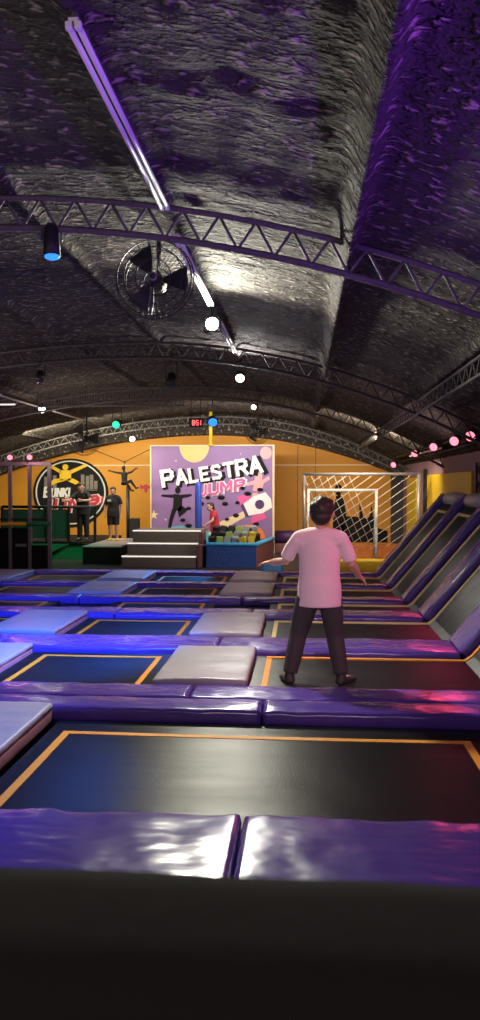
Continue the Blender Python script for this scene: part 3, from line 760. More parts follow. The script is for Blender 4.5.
# ---------------------------------------------------------------- climbing wall with the mural
YW = 20.0; MX0, MX1, MZ0, MZ1 = -3.92, -0.78, FLOOR, 2.50
t = empty('climbing_wall', (0, YW, 0), 'purple climbing wall lettered PALESTRA JUMP with moon and rocket', 'climbing wall')
m = MB(); m.box(MX0, MX1, 0, 0.16, MZ0, MZ1); m.build('board', M['mural'], t, bevel=0.01)
m = MB(); m.box(MX0-0.03, MX0, -0.02, 0.18, MZ0, MZ1+0.03); m.box(MX1, MX1+0.05, -0.02, 0.18, MZ0, MZ1+0.03); m.box(MX0, MX1, -0.02, 0.18, MZ1, MZ1+0.03); m.build('edge_frame', M['cream'], t)
m = MB(); m.prism(ellipse(-2.80, MZ1, 0.385, 0.42, 24, 180, 360), 'y', -0.008, 0.0); m.build('moon', M['moon'], t)
m = MB(); m.prism([(MX0, 0.0)] + [(MX0+1.75*k/14, 0.16+0.28*math.sin(math.pi*(0.12+0.8*k/14))) for k in range(15)] + [(MX0+1.75, 0.0)], 'y', -0.006, 0.0); m.build('hill', M['teal'], t)
m = MB(); m.prism(ellipse(-1.38, 0.12, 0.42, 0.36, 18, 0, 180), 'y', -0.007, 0.0); m.build('dune', M['orange'], t)
# light round blot at top right and star specks
m = MB(); m.prism(ellipse(-0.95, 2.32, 0.15, 0.16, 20), 'y', -0.004, 0); m.build('planet', M['salmon'], t)
m = MB()
for (x, z, s_) in ((-3.86, 0.72, 0.13), (-3.28, 2.12, 0.03), (-3.55, 0.60, 0.035), (-2.45, 2.4, 0.03), (-2.62, 2.38, 0.02), (-3.0, 2.3, 0.02), (-1.6, 2.3, 0.02)):
    pts = [(x+s_*(1 if k % 2 == 0 else 0.4)*math.cos(R(90+36*k)), z+s_*(1 if k % 2 == 0 else 0.4)*math.sin(R(90+36*k))) for k in range(10)]
    pts = [(max(p[0], MX0), p[1]) for p in pts]
    m.prism(pts, 'y', -0.005, 0)
m.build('stars', M['cream'], t)
hs = [1.12, 1.02, 0.96, 0.92, 0.92, 0.98, 1.05, 1.12]
word('PALESTRA', -3.56, 1.44, 0.335, R(8.5), -0.020, 0, 0.36, 0.0, hs, 0.92).build('title_shadow', M['black'], t)
word('PALESTRA', -3.60, 1.47, 0.335, R(8.5), -0.034, 0, 0.25, 0.0, hs, 0.92).build('title_letters', M['white'], t)
word('JUMP', -2.66, 1.22, 0.25, R(8.5), -0.020, 0, 0.40, 0.15, None, 1.15).build('subtitle_outline', M['white'], t)
word('JUMP', -2.66, 1.22, 0.25, R(8.5), -0.034, 0, 0.24, 0.15, None, 1.15).build('subtitle_letters', M['pink'], t)
# flowing trail, rocket body, fins, porthole
m = MB(); m.prism([(-2.45, 0.22), (-1.98, 0.20), (-1.90, 0.44), (-1.62, 0.60), (-1.50, 0.66), (-1.42, 0.88), (-1.62, 0.78), (-1.95, 0.64), (-2.25, 0.48)], 'y', -0.010, 0); m.build('rocket_trail', M['cream'], t)
rr = R(24)
def rot2(pts, cx, cz, a_): return [(cx+p[0]*math.cos(a_)-p[1]*math.sin(a_), cz+p[0]*math.sin(a_)+p[1]*math.cos(a_)) for p in pts]
m = MB(); m.prism(rot2([(-0.34, -0.17), (0.02, -0.25), (0.30, -0.22), (0.36, 0), (0.30, 0.21), (0.02, 0.24), (-0.34, 0.17)], -1.15, 1.0, rr), 'y', -0.014, 0); m.build('rocket_body', M['white'], t)
m = MB(); m.prism(ellipse(-1.11, 1.0, 0.12, 0.12, 20), 'y', -0.02, -0.012); m.build('porthole', M['dpurple'], t)
m = MB(); m.prism(rot2([(-0.42, 0.10), (-0.10, 0.22), (-0.16, 0.36), (-0.42, 0.40)], -1.15, 1.0, rr), 'y', -0.010, 0); m.prism(rot2([(-0.36, -0.38), (0.06, -0.42), (0.04, -0.22), (-0.28, -0.22)], -1.15, 1.0, rr), 'y', -0.010, 0); m.build('rocket_fins', M['pink'], t)
m = MB(); m.prism(rot2([(-0.42, -0.15), (-0.34, -0.19), (-0.34, 0.19), (-0.42, 0.15)], -1.15, 1.0, rr), 'y', -0.016, 0); m.build('rocket_nozzle', M['dpurple'], t)
# little floating spaceman in salmon
m = MB(); m.prism(ellipse(-1.14, 1.72, 0.10, 0.11, 16), 'y', -0.01, 0); m.prism(rot2([(-0.13, -0.22), (0.10, -0.22), (0.13, 0.10), (-0.12, 0.10)], -1.13, 1.55, R(-8)), 'y', -0.009, 0)
m.prism(rot2([(-0.32, -0.05), (-0.10, 0.0), (-0.10, 0.10), (-0.34, 0.03)], -1.13, 1.52, 0), 'y', -0.008, 0); m.prism(rot2([(0.10, 0.0), (0.28, 0.12), (0.26, 0.22), (0.08, 0.10)], -1.13, 1.52, 0), 'y', -0.008, 0)
m.prism(rot2([(-0.14, -0.22), (-0.02, -0.22), (-0.16, -0.52), (-0.26, -0.46)], -1.13, 1.52, 0), 'y', -0.008, 0); m.build('spaceman', M['salmon'], t)
# leaping silhouette in dark paint
m = MB(); y0, y1 = -0.008, 0
m.prism(ellipse(-3.23, 1.36, 0.075, 0.09, 14), 'y', y0, y1)
m.prism([(-3.36, 0.86), (-3.14, 0.82), (-3.10, 1.24), (-3.34, 1.27)], 'y', y0, y1)
m.prism([(-3.66, 1.20), (-3.34, 1.16), (-3.34, 1.25), (-3.66, 1.25)], 'y', y0, y1)
m.prism([(-3.12, 1.16), (-2.98, 1.18), (-2.86, 1.22), (-2.88, 1.27), (-3.12, 1.25)], 'y', y0, y1)
m.prism([(-3.38, 0.88), (-3.46, 0.60), (-3.50, 0.34), (-3.42, 0.34), (-3.36, 0.60), (-3.26, 0.86)], 'y', y0, y1)
m.prism([(-3.24, 0.86), (-3.20, 0.66), (-3.02, 0.80), (-2.98, 0.86), (-3.14, 0.98)], 'y', y0, y1)
m.build('leaper_silhouette', M['black'], t)
hp = [(-2.95, 0.90), (-2.62, 1.02), (-2.3, 0.78), (-2.0, 1.02), (-1.72, 0.72), (-1.95, 0.62), (-1.68, 1.05), (-1.42, 1.28), (-1.55, 1.42), (-2.45, 1.18), (-2.1, 1.18), (-1.2, 0.5), (-2.95, 0.45), (-1.75, 0.42), (-1.1, 1.38), (-3.1, 0.6)]
rng = random.Random(3)
for (x, z) in hp:
    m = MB(); s_ = rng.uniform(0.05, 0.08)
    m.sphere((x, -0.02, z), (s_*1.2, 0.045, s_*0.7), 9, 6); m.build('climbing_hold', M['black'], t, smooth=True)

# ---------------------------------------------------------------- round wall logo
t = empty('wall_logo', (-6.66, YB-0.03, 1.28), 'round black wall logo lettered BUNKI JUMP with a yellow jumper', 'logo sign')
m = MB(); m.prism(ellipse(0, 0, 1.10, 0.98, 44), 'y', -0.02, 0.03); m.build('disc', M['black'], t)
m = MB(); m.ring((0, 0, 0), 0.99, 0.022, 'y', 44, 6); m.v = [(v[0]*1.02, v[1]-0.02, v[2]*0.91) for v in m.v]; m.build('ring', M['white'], t)
m = MB(); rng = random.Random(5)
for x in (-0.72, -0.6, -0.46, 0.36, 0.5, 0.62, 0.74):
    hgt = rng.uniform(0.25, 0.45); m.box(x-0.05, x+0.05, -0.026, -0.018, 0.08, 0.08+hgt)
m.box(-0.77, -0.41, -0.026, -0.019, 0.06, 0.10); m.box(0.31, 0.79, -0.026, -0.019, 0.06, 0.10); m.build('skyline', M['step'], t)
m = MB(); q0, q1 = -0.05, -0.018
m.prism(ellipse(0.10, 0.83, 0.10, 0.12, 16), 'y', q0, q1)
m.prism([(-0.10, 0.30), (0.28, 0.30), (0.30, 0.70), (-0.10, 0.72)], 'y', q0, q1)
m.prism([(-0.62, 0.94), (-0.56, 1.02), (-0.06, 0.72), (-0.08, 0.58)], 'y', q0, q1)
m.prism([(0.28, 0.72), (0.80, 0.96), (0.84, 0.86), (0.28, 0.56)], 'y', q0, q1)
m.prism([(-0.10, 0.38), (-0.30, 0.36), (-0.52, 0.16), (-0.40, 0.10), (-0.20, 0.20), (0.10, 0.30)], 'y', q0, q1)
m.prism([(0.10, 0.32), (0.46, 0.14), (0.58, 0.24), (0.40, 0.36), (0.28, 0.40)], 'y', q0, q1)
m.v = [(v[0]*0.84-0.22, v[1], v[2]*0.72+0.13) for v in m.v]; m.build('jumper', M['yellow'], t)
m = MB(); m.prism([(0.30, -0.45), (0.86, -0.36), (1.02, -0.10), (0.36, -0.16)], 'y', -0.03, -0.015); m.build('banner', M['redsign'], t)
word('BUNKI', -0.76, -0.12, 0.215, R(2), -0.07, -0.02, 0.24, 0.15, [1.2, 1, 1, 1, 1], 0.72).build('title_letters', M['white'], t)
word('JUMP', -0.82, -0.60, 0.36, R(5), -0.060, -0.02, 0.30, 0.2, None, 1.12).build('subtitle_outline', M['white'], t)
word('JUMP', -0.82, -0.60, 0.36, R(5), -0.075, -0.02, 0.22, 0.2, None, 1.12).build('subtitle_letters', M['redsign'], t)
# small red emblem on wall
t = empty('wall_emblem', (-4.48, YB-0.012, 1.42), 'small dark red emblem painted on the orange wall', 'emblem')
m = MB(); m.prism([(-0.24, 0.15), (-0.10, 0.07), (-0.04, 0.13), (0.05, 0.13), (0.10, 0.07), (0.25, 0.16), (0.20, -0.04), (0.06, -0.02), (0.03, -0.18), (-0.03, -0.18), (-0.06, -0.02), (-0.20, -0.06)], 'y', -0.012, 0.012); m.v = [(v[0]*0.72, v[1], v[2]*0.72) for v in m.v]; m.build('emblem_shape', M['redsign'], t)
# black mural of a player among flames behind the goal
t = empty('wall_mural', (1.35, YB-0.012, 0), 'black painted player and flames on the orange wall behind the goal', 'mural')
m = MB(); q0, q1 = -0.012, 0.012
m.prism(ellipse(-0.36, 1.36, 0.11, 0.16, 14), 'y', q0, q1)
m.prism([(-0.52, 0.2), (-0.20, 0.2), (-0.14, 0.7), (-0.22, 1.1), (-0.32, 1.22), (-0.44, 1.18), (-0.50, 0.8)], 'y', q0, q1)
m.prism([(-0.62, -0.1), (1.0, -0.1), (1.0, 0.22), (0.72, 0.30), (0.60, 0.62), (0.56, 0.95), (0.50, 0.62), (0.42, 0.55), (0.34, 0.60), (0.22, 1.0), (0.22, 0.6), (0.05, 0.62), (-0.15, 0.62), (-0.5, 0.3)], 'y', q0, q1)
m.build('silhouette', M['black'], t)

# ---------------------------------------------------------------- goal cage at the rear right
t = empty('goal_cage', (0, 16.6, FLOOR), 'pale tube frame with a diagonal rope net in front of the orange wall', 'goal cage')
gx0, gx1, gh = 0.02, 2.42, 2.01
for x in (gx0, gx1):
    m = MB(); m.tube((x, 0, 0), (x, 0, gh), 0.03 if x < 1 else 0.045, n=10); m.build('post', M['chrome'], t, smooth=True)
m = MB(); m.tube((gx0-0.03, 0, gh), (gx1+0.03, 0, gh), 0.032, n=10); m.build('crossbar', M['chrome'], t, smooth=True)
m = MB()
sp_ = 0.19; Wg = gx1-gx0
k = -12
def clip_line(c, sl):   # z = sl*(x-gx0)+c inside rectangle
    pts = []
    for x in (gx0, gx1):
        z = sl*(x-gx0)+c
        if 0.25 <= z <= gh: pts.append((x, z))
    for z in (0.25, gh):
        x = (z-c)/sl+gx0
        if gx0 < x < gx1: pts.append((x, z))
    return pts[:2] if len(pts) >= 2 else None
for k in range(-16, 18):
    for sl in (0.72,):
        q = clip_line(k*sp_, sl)
        if q: m.tube((q[0][0], 0, q[0][1]), (q[1][0], 0, q[1][1]), 0.0058, n=5)
    q = clip_line(k*sp_*1.0+1.2, -2.4) if k % 2 == 0 else None
    if q: m.tube((q[0][0], 0.006, q[0][1]), (q[1][0], 0.006, q[1][1]), 0.004, n=5)
m.build('net', M['rope'], t, smooth=True)
t = empty('soccer_goal', (0.13, 18.1, FLOOR), 'small white soccer goal frame behind the rope net', 'goal')
for x in (0.0, 1.55):
    m = MB(); m.tube((x, 0, 0), (x, 0, 1.66), 0.032, n=10); m.build('post', M['white'], t, smooth=True)
    m = MB(); m.tube((x, 0, 0.02), (x, 0.7, 0.02), 0.02); m.tube((x, 0.7, 0.02), (x, 0.05, 1.6), 0.02); m.build('stay', M['white'], t, smooth=True)
m = MB(); m.tube((-0.03, 0, 1.66), (1.58, 0, 1.66), 0.032, n=10); m.build('crossbar', M['white'], t, smooth=True)
def block_pad(x0, x1, y0, y1, z0, z1, mat, label, name='block_pad'):
    p = soft_pad(x1-x0, y1-y0, z1-z0, r=min(0.04, (z1-z0)*0.4), amp=0.006, seed=x0)
    o = p.build(name, M[mat], smooth=True, loc=(x0, y0, z0)); tag(o, label, 'pad'); return o
block_pad(0.75, 2.5, 18.9, 19.4, FLOOR, 0.06, 'orange', 'orange pad on the floor behind the goal')
block_pad(0.72, 2.0, 15.9, 16.25, FLOOR, -0.02, 'yellow', 'bright yellow pad lying in front of the rope net')
# dark purple roll pads behind left of goal
t = empty('roll_pad', (-0.75, 20.6, FLOOR), 'dark purple roll pad stacked against the orange wall left of the goal', 'pad')
m = MB(); m.box(0, 0.85, -0.2, 0.4, 0, 0.24); m.build('base', M['brown'], t, bevel=0.02)
m = MB(); m.chain([(0.0, 0.08, 0.40), (0.42, 0.08, 0.40), (0.86, 0.08, 0.40)], [0.17, 0.175, 0.17], 16, caps=False); m.build('roll', M['dpurple'], t, smooth=True)
# blue block left of the boy
block_pad(-0.72, -0.34, 13.70, 14.05, FLOOR, 0.12, 'cyan', 'small blue block pad standing behind the last pad row', 'blue_block')

# ---------------------------------------------------------------- steps, post, platform
t = empty('stage_steps', (-3.89, 16.5, FLOOR), 'grey block steps with lit white edges in front of the climbing wall', 'steps')
sz = [(0.0, 0.0, 1.61, 0.25), (0.42, 0.03, 1.60, 0.50), (0.84, 0.06, 1.60, 0.755)]
for (yy, xa, xb, h) in sz:
    m = MB(); m.box(xa, xb, yy, 1.9, 0, h); s_ = m.build('step_block', M['step'], t, bevel=0.008)
    m = MB(); m.box(xa, xb, yy-0.012, yy+0.03, h-0.02, h+0.006); m.build('lit_nosing', M['nosing'], s_)
t = empty('padded_post', (-2.50, 18.55, FLOOR), 'tall blue padded post beside the right end of the steps', 'post')
m = MB(); m.chain([(0, 0, 0.0), (0, 0, 0.9), (0, 0, 1.78)], [0.085, 0.085, 0.08], 16); m.build('sleeve', M['blue_pad'], t, smooth=True)
m = MB(); m.box(-0.12, 0.12, -0.12, 0.12, 0, 0.02); m.build('base_plate', M['black_steel'], t)
t = empty('corner_pad', (-2.24, 16.5, FLOOR), 'maroon upright pad between the steps and the foam pit', 'pad')
m = MB(); m.box(-0.015, 0.075, 0.0, 0.6, 0, 0.50); m.box(-0.015, 0.075, 0.3, 0.6, 0.5, 0.75); m.build('pad_body', M['brown'], t, bevel=0.02)
# black podium
t = empty('podium', (-4.5, 17.1, FLOOR), 'black podium with a pale top left of the steps', 'podium')
m = MB(); m.box(-0.42, 0.42, 0, 2.6, 0, 0.38); m.build('box', M['black'], t, bevel=0.01)
m = MB(); m.box(-0.43, 0.43, -0.01, 2.62, 0.38, 0.41); m.build('top_mat', M['grey_vinyl'], t, bevel=0.008)
PZ = FLOOR+0.41
# left raised platform with green front
t = empty('raised_platform', (-6.1, 18.4, FLOOR), 'raised dark platform with a green front behind the left fence', 'platform')
m = MB(); m.box(-1.6, 1.15, 0, 2.6, 0, 0.41); m.build('box', M['black'], t, bevel=0.01)
m = MB(); m.box(-1.6, 1.15, -0.03, 0, 0, 0.36); m.build('front_panel', M['green_panel'], t)
m = MB(); m.tube((0.0, -0.06, 0.08), (0.5, -0.06, 0.36), 0.03); m.tube((0.5, -0.06, 0.36), (1.15, -0.06, 0.36), 0.03); m.build('handrail', M['black_steel'], t, smooth=True)
t = empty('glass_railing', (-6.1, 18.45, PZ), 'dark tinted railing on the platform in front of the round logo', 'railing')
m = MB(); m.tube((-1.2, 0, 0.84), (1.1, 0, 0.84), 0.035); m.build('top_rail', M['black_steel'], t, smooth=True)
for x in (-1.2, -0.1, 0.45, 1.1):
    m = MB(); m.box(x-0.03, x+0.03, -0.03, 0.03, 0, 0.84); m.build('post', M['black_steel'], t, bevel=0.005)
m = MB(); m.box(-1.2, 0.45, -0.008, 0.008, 0.08, 0.78); m.build('panel', M['green_glass'], t)
# black counter beside podium, thin poles
t = empty('black_pole', (-4.52, 19.9, FLOOR), 'slim black pole behind the steps under the hanging dummy', 'pole')
m = MB(); m.tube((0, 0, 0.02), (0, 0, 1.75), 0.045, n=12); m.build('shaft', M['black_steel'], t, smooth=True)
m = MB(); m.tube((0, 0, 0), (0, 0, 0.03), 0.15, n=16); m.build('base_plate', M['black_steel'], t)
m = MB(); m.box(0.05, 0.30, -0.1, 0.1, 0.35, 0.92); m.build('control_box', M['black_steel'], t, bevel=0.01)
# left entrance fence
t = empty('entrance_fence', (-6.0, 15.5, FLOOR), 'metal frame fence with dark panels and a green lit rail at far left', 'fence')
for x in (-1.1, 0.04, 0.45, 0.86):
    m = MB(); m.box(x-0.035, x+0.035, -0.035, 0.035, 0, 2.2); m.build('post', M['chrome'], t, bevel=0.005)
m = MB(); m.box(-1.14, 0.9, -0.05, 0.05, 2.17, 2.25); m.build('top_bar', M['chrome'], t, bevel=0.01)
m = MB(); m.box(-1.1, 0.86, -0.03, 0.03, 1.05, 1.10); m.build('mid_rail', M['black_steel'], t)
m = MB(); m.tube((-1.1, -0.05, 0.98), (0.40, -0.05, 0.98), 0.04); m.build('yellow_rail', M['yellow'], t, smooth=True)
m = MB(); m.tube((0.40, -0.05, 0.98), (0.88, -0.05, 1.0), 0.045); m.build('green_rail', M['green_panel'], t, smooth=True)
m = MB(); m.box(-1.08, 0.43, -0.015, 0.015, 0.06, 0.90); m.box(0.47, 0.84, -0.015, 0.015, 0.06, 0.55); m.build('lower_panel', M['black'], t)
m = MB(); m.box(0.15, 0.38, -0.025, -0.015, 0.52, 0.58); m.build('plate', M['chrome'], t)

# ---------------------------------------------------------------- foam pit with blocks
t = empty('foam_pit', (-2.14, 16.7, FLOOR), 'blue foam pit box with a bright cyan rim in front of the climbing wall', 'foam pit')
pw, pd, ph = 1.14, 2.2, 0.46
def quad_wall(m, p, q, z0, z1, th):
    d = (Vector(q)-Vector(p)).normalized(); n_ = Vector((-d.y, d.x))*th
    a_, b_, c_, d_ = Vector(p), Vector(q), Vector(q)+n_, Vector(p)+n_
    m.prism([tuple(a_), tuple(b_), tuple(c_), tuple(d_)], 'z', z0, z1)
m = MB(); quad_wall(m, (0, 0), (pw, 0), 0, ph, 0.06); m.build('front_panel', M['blue_pit'], t)
m = MB(); quad_wall(m, (pw, 0), (pw+0.30, pd), 0, ph, 0.06); m.build('side_panel', M['brown'], t)
m = MB(); quad_wall(m, (0, pd), (0, 0), 0, ph, 0.06); m.build('side_panel', M['blue_pit'], t)
m = MB(); quad_wall(m, (pw+0.30, pd), (0, pd), 0, ph, 0.06); m.build('back_panel', M['blue_pit'], t)
m = MB(); m.chain([(0.07, 0.05, ph+0.035), (pw, 0.05, ph+0.035)], [0.075, 0.075], 12, flat=[0.6, 0.6], axis=(0, 1, 0)); m.build('front_rim', M['cyan'], t, smooth=True)
m = MB(); m.chain([(pw-0.03, 0.08, ph+0.03), (pw+0.27, pd-0.05, ph+0.03)], [0.07, 0.07], 12, flat=[0.6, 0.6], axis=(1, 0, 0)); m.build('side_rim', M['cyan'], t, smooth=True)
m = MB(); m.box(0.05, pw, 0.06, pd-0.06, 0, 0.30); m.build('foam_base', M['black'], t)
fc = {}
for key, c in (('yellow', (0.72, 0.52, 0.05)), ('black', (0.02, 0.02, 0.022)), ('grey', (0.30, 0.36, 0.40)), ('green', (0.35, 0.50, 0.14)), ('orange', (0.78, 0.30, 0.05))):
    fc[key] = add_bump(principled(key+'_foam', c, 0.9), (40, 40, 40), 0.4, 0.004)
proto = {}
rng = random.Random(11)
seq = ['black', 'yellow', 'black', 'grey', 'black', 'green', 'yellow', 'black', 'yellow', 'black', 'grey', 'black']
rowsn = ['front', 'middle', 'back']
idx = 0
for rI, (yy, cnt, lift) in enumerate(((0.28, 6, 0.16), (0.75, 6, 0.24), (1.3, 6, 0.34))):
    for k in range(cnt):
        key = seq[(idx*5+rI) % 12]; idx += 1
        if key not in proto:
            m = MB(); m.box(-0.074, 0.074, -0.074, 0.074, -0.074, 0.074)
            proto[key] = m.build('foam_cube', fc[key], bevel=0.014); o = proto[key]
        else:
            o = proto[key].copy(); col.objects.link(o)
        o.location = (-2.14+0.15+k*0.172+rng.uniform(-0.01, 0.01), 16.7+yy+rng.uniform(-0.03, 0.03), FLOOR+0.30+0.115+lift)
        o.rotation_euler = (rng.uniform(-0.3, 0.3), rng.uniform(-0.3, 0.3), rng.uniform(-0.3, 0.3))
        tag(o, '%s foam cube heaped in the pit, %s row, %s from the left' % (key, rowsn[rI], ORD[k]), 'foam cube', 'foam cubes in the pit')
m = MB()
m.box(0.06, pw-0.02, 0.14, 0.48, 0.30, 0.465); m.box(0.06, pw, 0.52, 0.98, 0.30, 0.545); m.box(0.06, pw, 1.0, 1.6, 0.30, 0.645)
m.build('foam_fill', M['black'], bpy.data.objects['foam_pit'], bevel=0.03)

# ---------------------------------------------------------------- people
def hand(mb, wrist, d, side, size, palm_n):
    """palm, four fingers and thumb from the wrist along d; palm_n is the palm normal; side +1/-1 says where the thumb is"""
    d = Vector(d).normalized(); n_ = Vector(palm_n); n_ = (n_-d*n_.dot(d)).normalized(); s_ = d.cross(n_)*side
    W0 = Vector(wrist); L_ = size
    mb.chain([W0, W0+d*L_*0.25, W0+d*L_*0.48], [L_*0.16, L_*0.22, L_*0.21], 10, flat=[0.7, 0.45, 0.4], axis=tuple(s_))
    for k, (off, ln, r) in enumerate(((0.19, 0.42, 0.046), (0.065, 0.48, 0.048), (-0.065, 0.45, 0.046), (-0.185, 0.35, 0.041))):
        p = W0+d*L_*0.42+s_*off*L_
        q1 = p+d*ln*L_*0.45+s_*off*0.30*L_+n_*0.02*L_
        q2 = q1+d*ln*L_*0.32+n_*ln*L_*0.12
        q3 = q2+d*ln*L_*0.20+n_*ln*L_*0.16
        mb.chain([p, q1, q2, q3], [r*L_*1.05, r*L_, r*L_*0.92, r*L_*0.8], 8)
    p = W0+d*L_*0.14+s_*0.14*L_; q1 = p+d*0.22*L_+s_*0.17*L_; q2 = q1+d*0.18*L_+s_*0.04*L_+n_*0.05*L_
    mb.chain([p, q1, q2], [0.075*L_, 0.062*L_, 0.05*L_], 8)

def person(loc, rz, Hh, J, mats, label, head=0.155, voxel=0.011, sleeves=0.55, legwear='long', hair_long=False, lean=None, lowprec=False):
    """J: joints in unit height, local frame facing +y: keys shL shR elL elR wrL wrR hipL hipR knL knR anL anR (x,y,z); x+ is the person's right when seen from behind"""
    t = empty('person', loc, label, 'person', None, rz)
    S = lambda p: Vector(p)*Hh
    hw = head*0.40
    pel = Vector(J.get('pel', (0, 0, 0.52))); chest = Vector(J.get('chest', (0, 0, 0.72))); neck = Vector(J.get('neck', (0, 0.0, 0.82))); hc = Vector(J['head'])
    body = MB()
    def trunk(mb, g=0.0, ztop=True, low=True):
        pts = [pel+Vector((0, 0, -0.03)), pel+Vector((0, 0, 0.03)), pel*0.6+chest*0.4, chest, chest*0.4+neck*0.6+Vector((0, 0, -0.012)), neck+Vector((0, 0, -0.012))]
        rad = [0.080+g, 0.086+g, 0.076+g*1.2, 0.090+g, 0.080+g*0.8, 0.034+g*0.3]
        fl = [0.72, 0.72, 0.70, 0.68, 0.62, 0.9]
        mb.chain([S(p) for p in pts], [r*Hh for r in rad], 18, flat=fl, axis=(1, 0, 0))
    trunk(body)
    face = (hc-neck)
    body.chain([S(neck+Vector((0, 0, -0.02))), S(neck*0.5+hc*0.5)], [0.034*Hh, 0.032*Hh], 12)
    yaw = J.get('hyaw', 0.0); fx, fy = math.sin(-yaw), math.cos(yaw)
    F = Vector((-math.sin(yaw), math.cos(yaw), 0)); Sd = Vector((math.cos(yaw), math.sin(yaw), 0)); U = Vector((0, 0, 1))
    def hp_(x, y, z): return S(hc)+(Sd*x+F*y+U*z)*head*Hh
    def ball(mb, c, r):
        q = MB(); q.sphere((0, 0, 0), 1, 16, 12)
        mb.add([c+(Sd*v[0]*r[0]+F*v[1]*r[1]+U*v[2]*r[2])*head*Hh for v in q.v], q.f)
    ball(body, hp_(0, -0.03, 0.08), (0.36, 0.42, 0.42)); ball(body, hp_(0, 0.08, -0.18), (0.27, 0.30, 0.30))
    body.chain([hp_(0, 0.36, 0.06), hp_(0, 0.44, -0.10)], [0.035*head*Hh, 0.06*head*Hh], 8)
    for sx in (-1, 1): ball(body, hp_(sx*0.37, -0.02, -0.02), (0.05, 0.09, 0.13))
    for sd in ('L', 'R'):
        sh, el, wr = (Vector(J[k+sd]) for k in ('sh', 'el', 'wr'))
        body.chain([S(sh.lerp(chest, 0.12)+Vector((0, 0, -0.012))), S(sh*0.5+el*0.5), S(el), S(el*0.6+wr*0.4), S(wr)], [0.025*Hh, 0.026*Hh, 0.0235*Hh, 0.023*Hh, 0.0165*Hh], 12)
        hnd = MB()
        d = Vector(J.get('hd'+sd, tuple(wr-el))); sdn = 1 if sd == 'R' else -1
        hand(body, S(wr), d, J.get('th'+sd, sdn), 0.105*Hh, J.get('pn'+sd, (-sdn, 0.0, 0.0)))
        hi, kn, an = (Vector(J[k+sd]) for k in ('hip', 'kn', 'an'))
        body.chain([S(hi), S(hi*0.5+kn*0.5), S(kn), S(kn*0.65+an*0.35), S(an)], [0.058*Hh, 0.050*Hh, 0.036*Hh, 0.036*Hh, 0.022*Hh], 12)
        td = Vector(J.get('toe'+sd, (0.15*sdn, 1, 0))).normalized()
        body.chain([S(an)+Vector((0, 0, -0.012*Hh)), S(an)+td*0.06*Hh+Vector((0, 0, -0.022*Hh)), S(an)+td*0.105*Hh+Vector((0, 0, -0.027*Hh))], [0.022*Hh, 0.024*Hh, 0.015*Hh], 10)
    bod = remeshed(body, 'body', mats['skin'], t, 0.0038 if voxel < 0.01 else 0.0055, 3)
    # shirt
    sh_ = MB(); g = 0.012
    pts = [pel+Vector((0, 0, -0.078)), pel+Vector((0, 0, 0.03)), pel*0.6+chest*0.4, chest, chest*0.35+neck*0.65, chest*0.12+neck*0.88, neck+Vector((0, 0, 0.004))]
    sh_.chain([S(p) for p in pts], [r*Hh for r in (0.120, 0.117, 0.109, 0.112, 0.100, 0.070, 0.042)], 20, flat=[0.84, 0.80, 0.74, 0.70, 0.62, 0.66, 0.9], axis=(1, 0, 0), caps=False)
    shl, shr = Vector(J['shL']), Vector(J['shR'])
    mid = (shl+shr)/2+Vector((0, 0, 0.020))
    sh_.chain([S(shl.lerp(mid, 0.12)), S(shl.lerp(mid, 0.6)), S(shr.lerp(mid, 0.6)), S(shr.lerp(mid, 0.12))], [0.040*Hh, 0.046*Hh, 0.046*Hh, 0.040*Hh], 14)
    for sd in ('L', 'R'):
        sh, el = Vector(J['sh'+sd]), Vector(J['el'+sd]); e_ = sh.lerp(el, sleeves)
        inn = sh.lerp(chest, 0.35)
        sh_.chain([S(inn), S(sh+Vector((0, 0, -0.008))), S(sh.lerp(e_, 0.5)), S(e_)], [0.042*Hh, 0.041*Hh, 0.039*Hh, 0.0385*Hh], 14, caps=False)
    remeshed(sh_, 'shirt', mats['shirt'], t, voxel, 8)
    # legwear
    tr = MB()
    tr.chain([S(pel+Vector((0, 0, 0.03))), S(pel+Vector((0, 0, -0.03)))], [0.086*Hh, 0.088*Hh], 18, flat=[0.74, 0.76], axis=(1, 0, 0))
    for sd in ('L', 'R'):
        hi, kn, an = (Vector(J[k+sd]) for k in ('hip', 'kn', 'an'))
        if legwear == 'long':
            tr.chain([S(hi), S(hi.lerp(kn, 0.5)), S(kn), S(kn.lerp(an, 0.5)), S(kn.lerp(an, 0.93))], [0.064*Hh, 0.060*Hh, 0.049*Hh, 0.046*Hh, 0.040*Hh], 14, caps=False)
        else:
            tr.chain([S(hi), S(hi.lerp(kn, 0.5)), S(hi.lerp(kn, 0.92))], [0.070*Hh, 0.063*Hh, 0.058*Hh], 14, caps=False)
    remeshed(tr, 'trousers' if legwear == 'long' else 'shorts', mats['legs'], t, voxel, 5)
    # shoes
    for sd in ('L', 'R'):
        an = Vector(J['an'+sd]); sdn = 1 if sd == 'R' else -1; td = Vector(J.get('toe'+sd, (0.15*sdn, 1, 0))).normalized()
        s_ = MB()
        s_.chain([S(an)+Vector((0, 0, 0.008*Hh)), S(an)+Vector((0, 0, -0.014*Hh))-td*0.006*Hh], [0.027*Hh, 0.030*Hh], 12)
        s_.chain([S(an)-td*0.02*Hh+Vector((0, 0, -0.020*Hh)), S(an)+td*0.05*Hh+Vector((0, 0, -0.020*Hh)), S(an)+td*0.11*Hh+Vector((0, 0, -0.026*Hh))], [0.027*Hh, 0.031*Hh, 0.024*Hh], 12, flat=[0.7, 0.75, 0.6], axis=tuple(td.cross(U)))
        remeshed(s_, 'shoe', mats['shoe'], t, min(voxel, 0.008), 2)
    # hair
    h = MB()
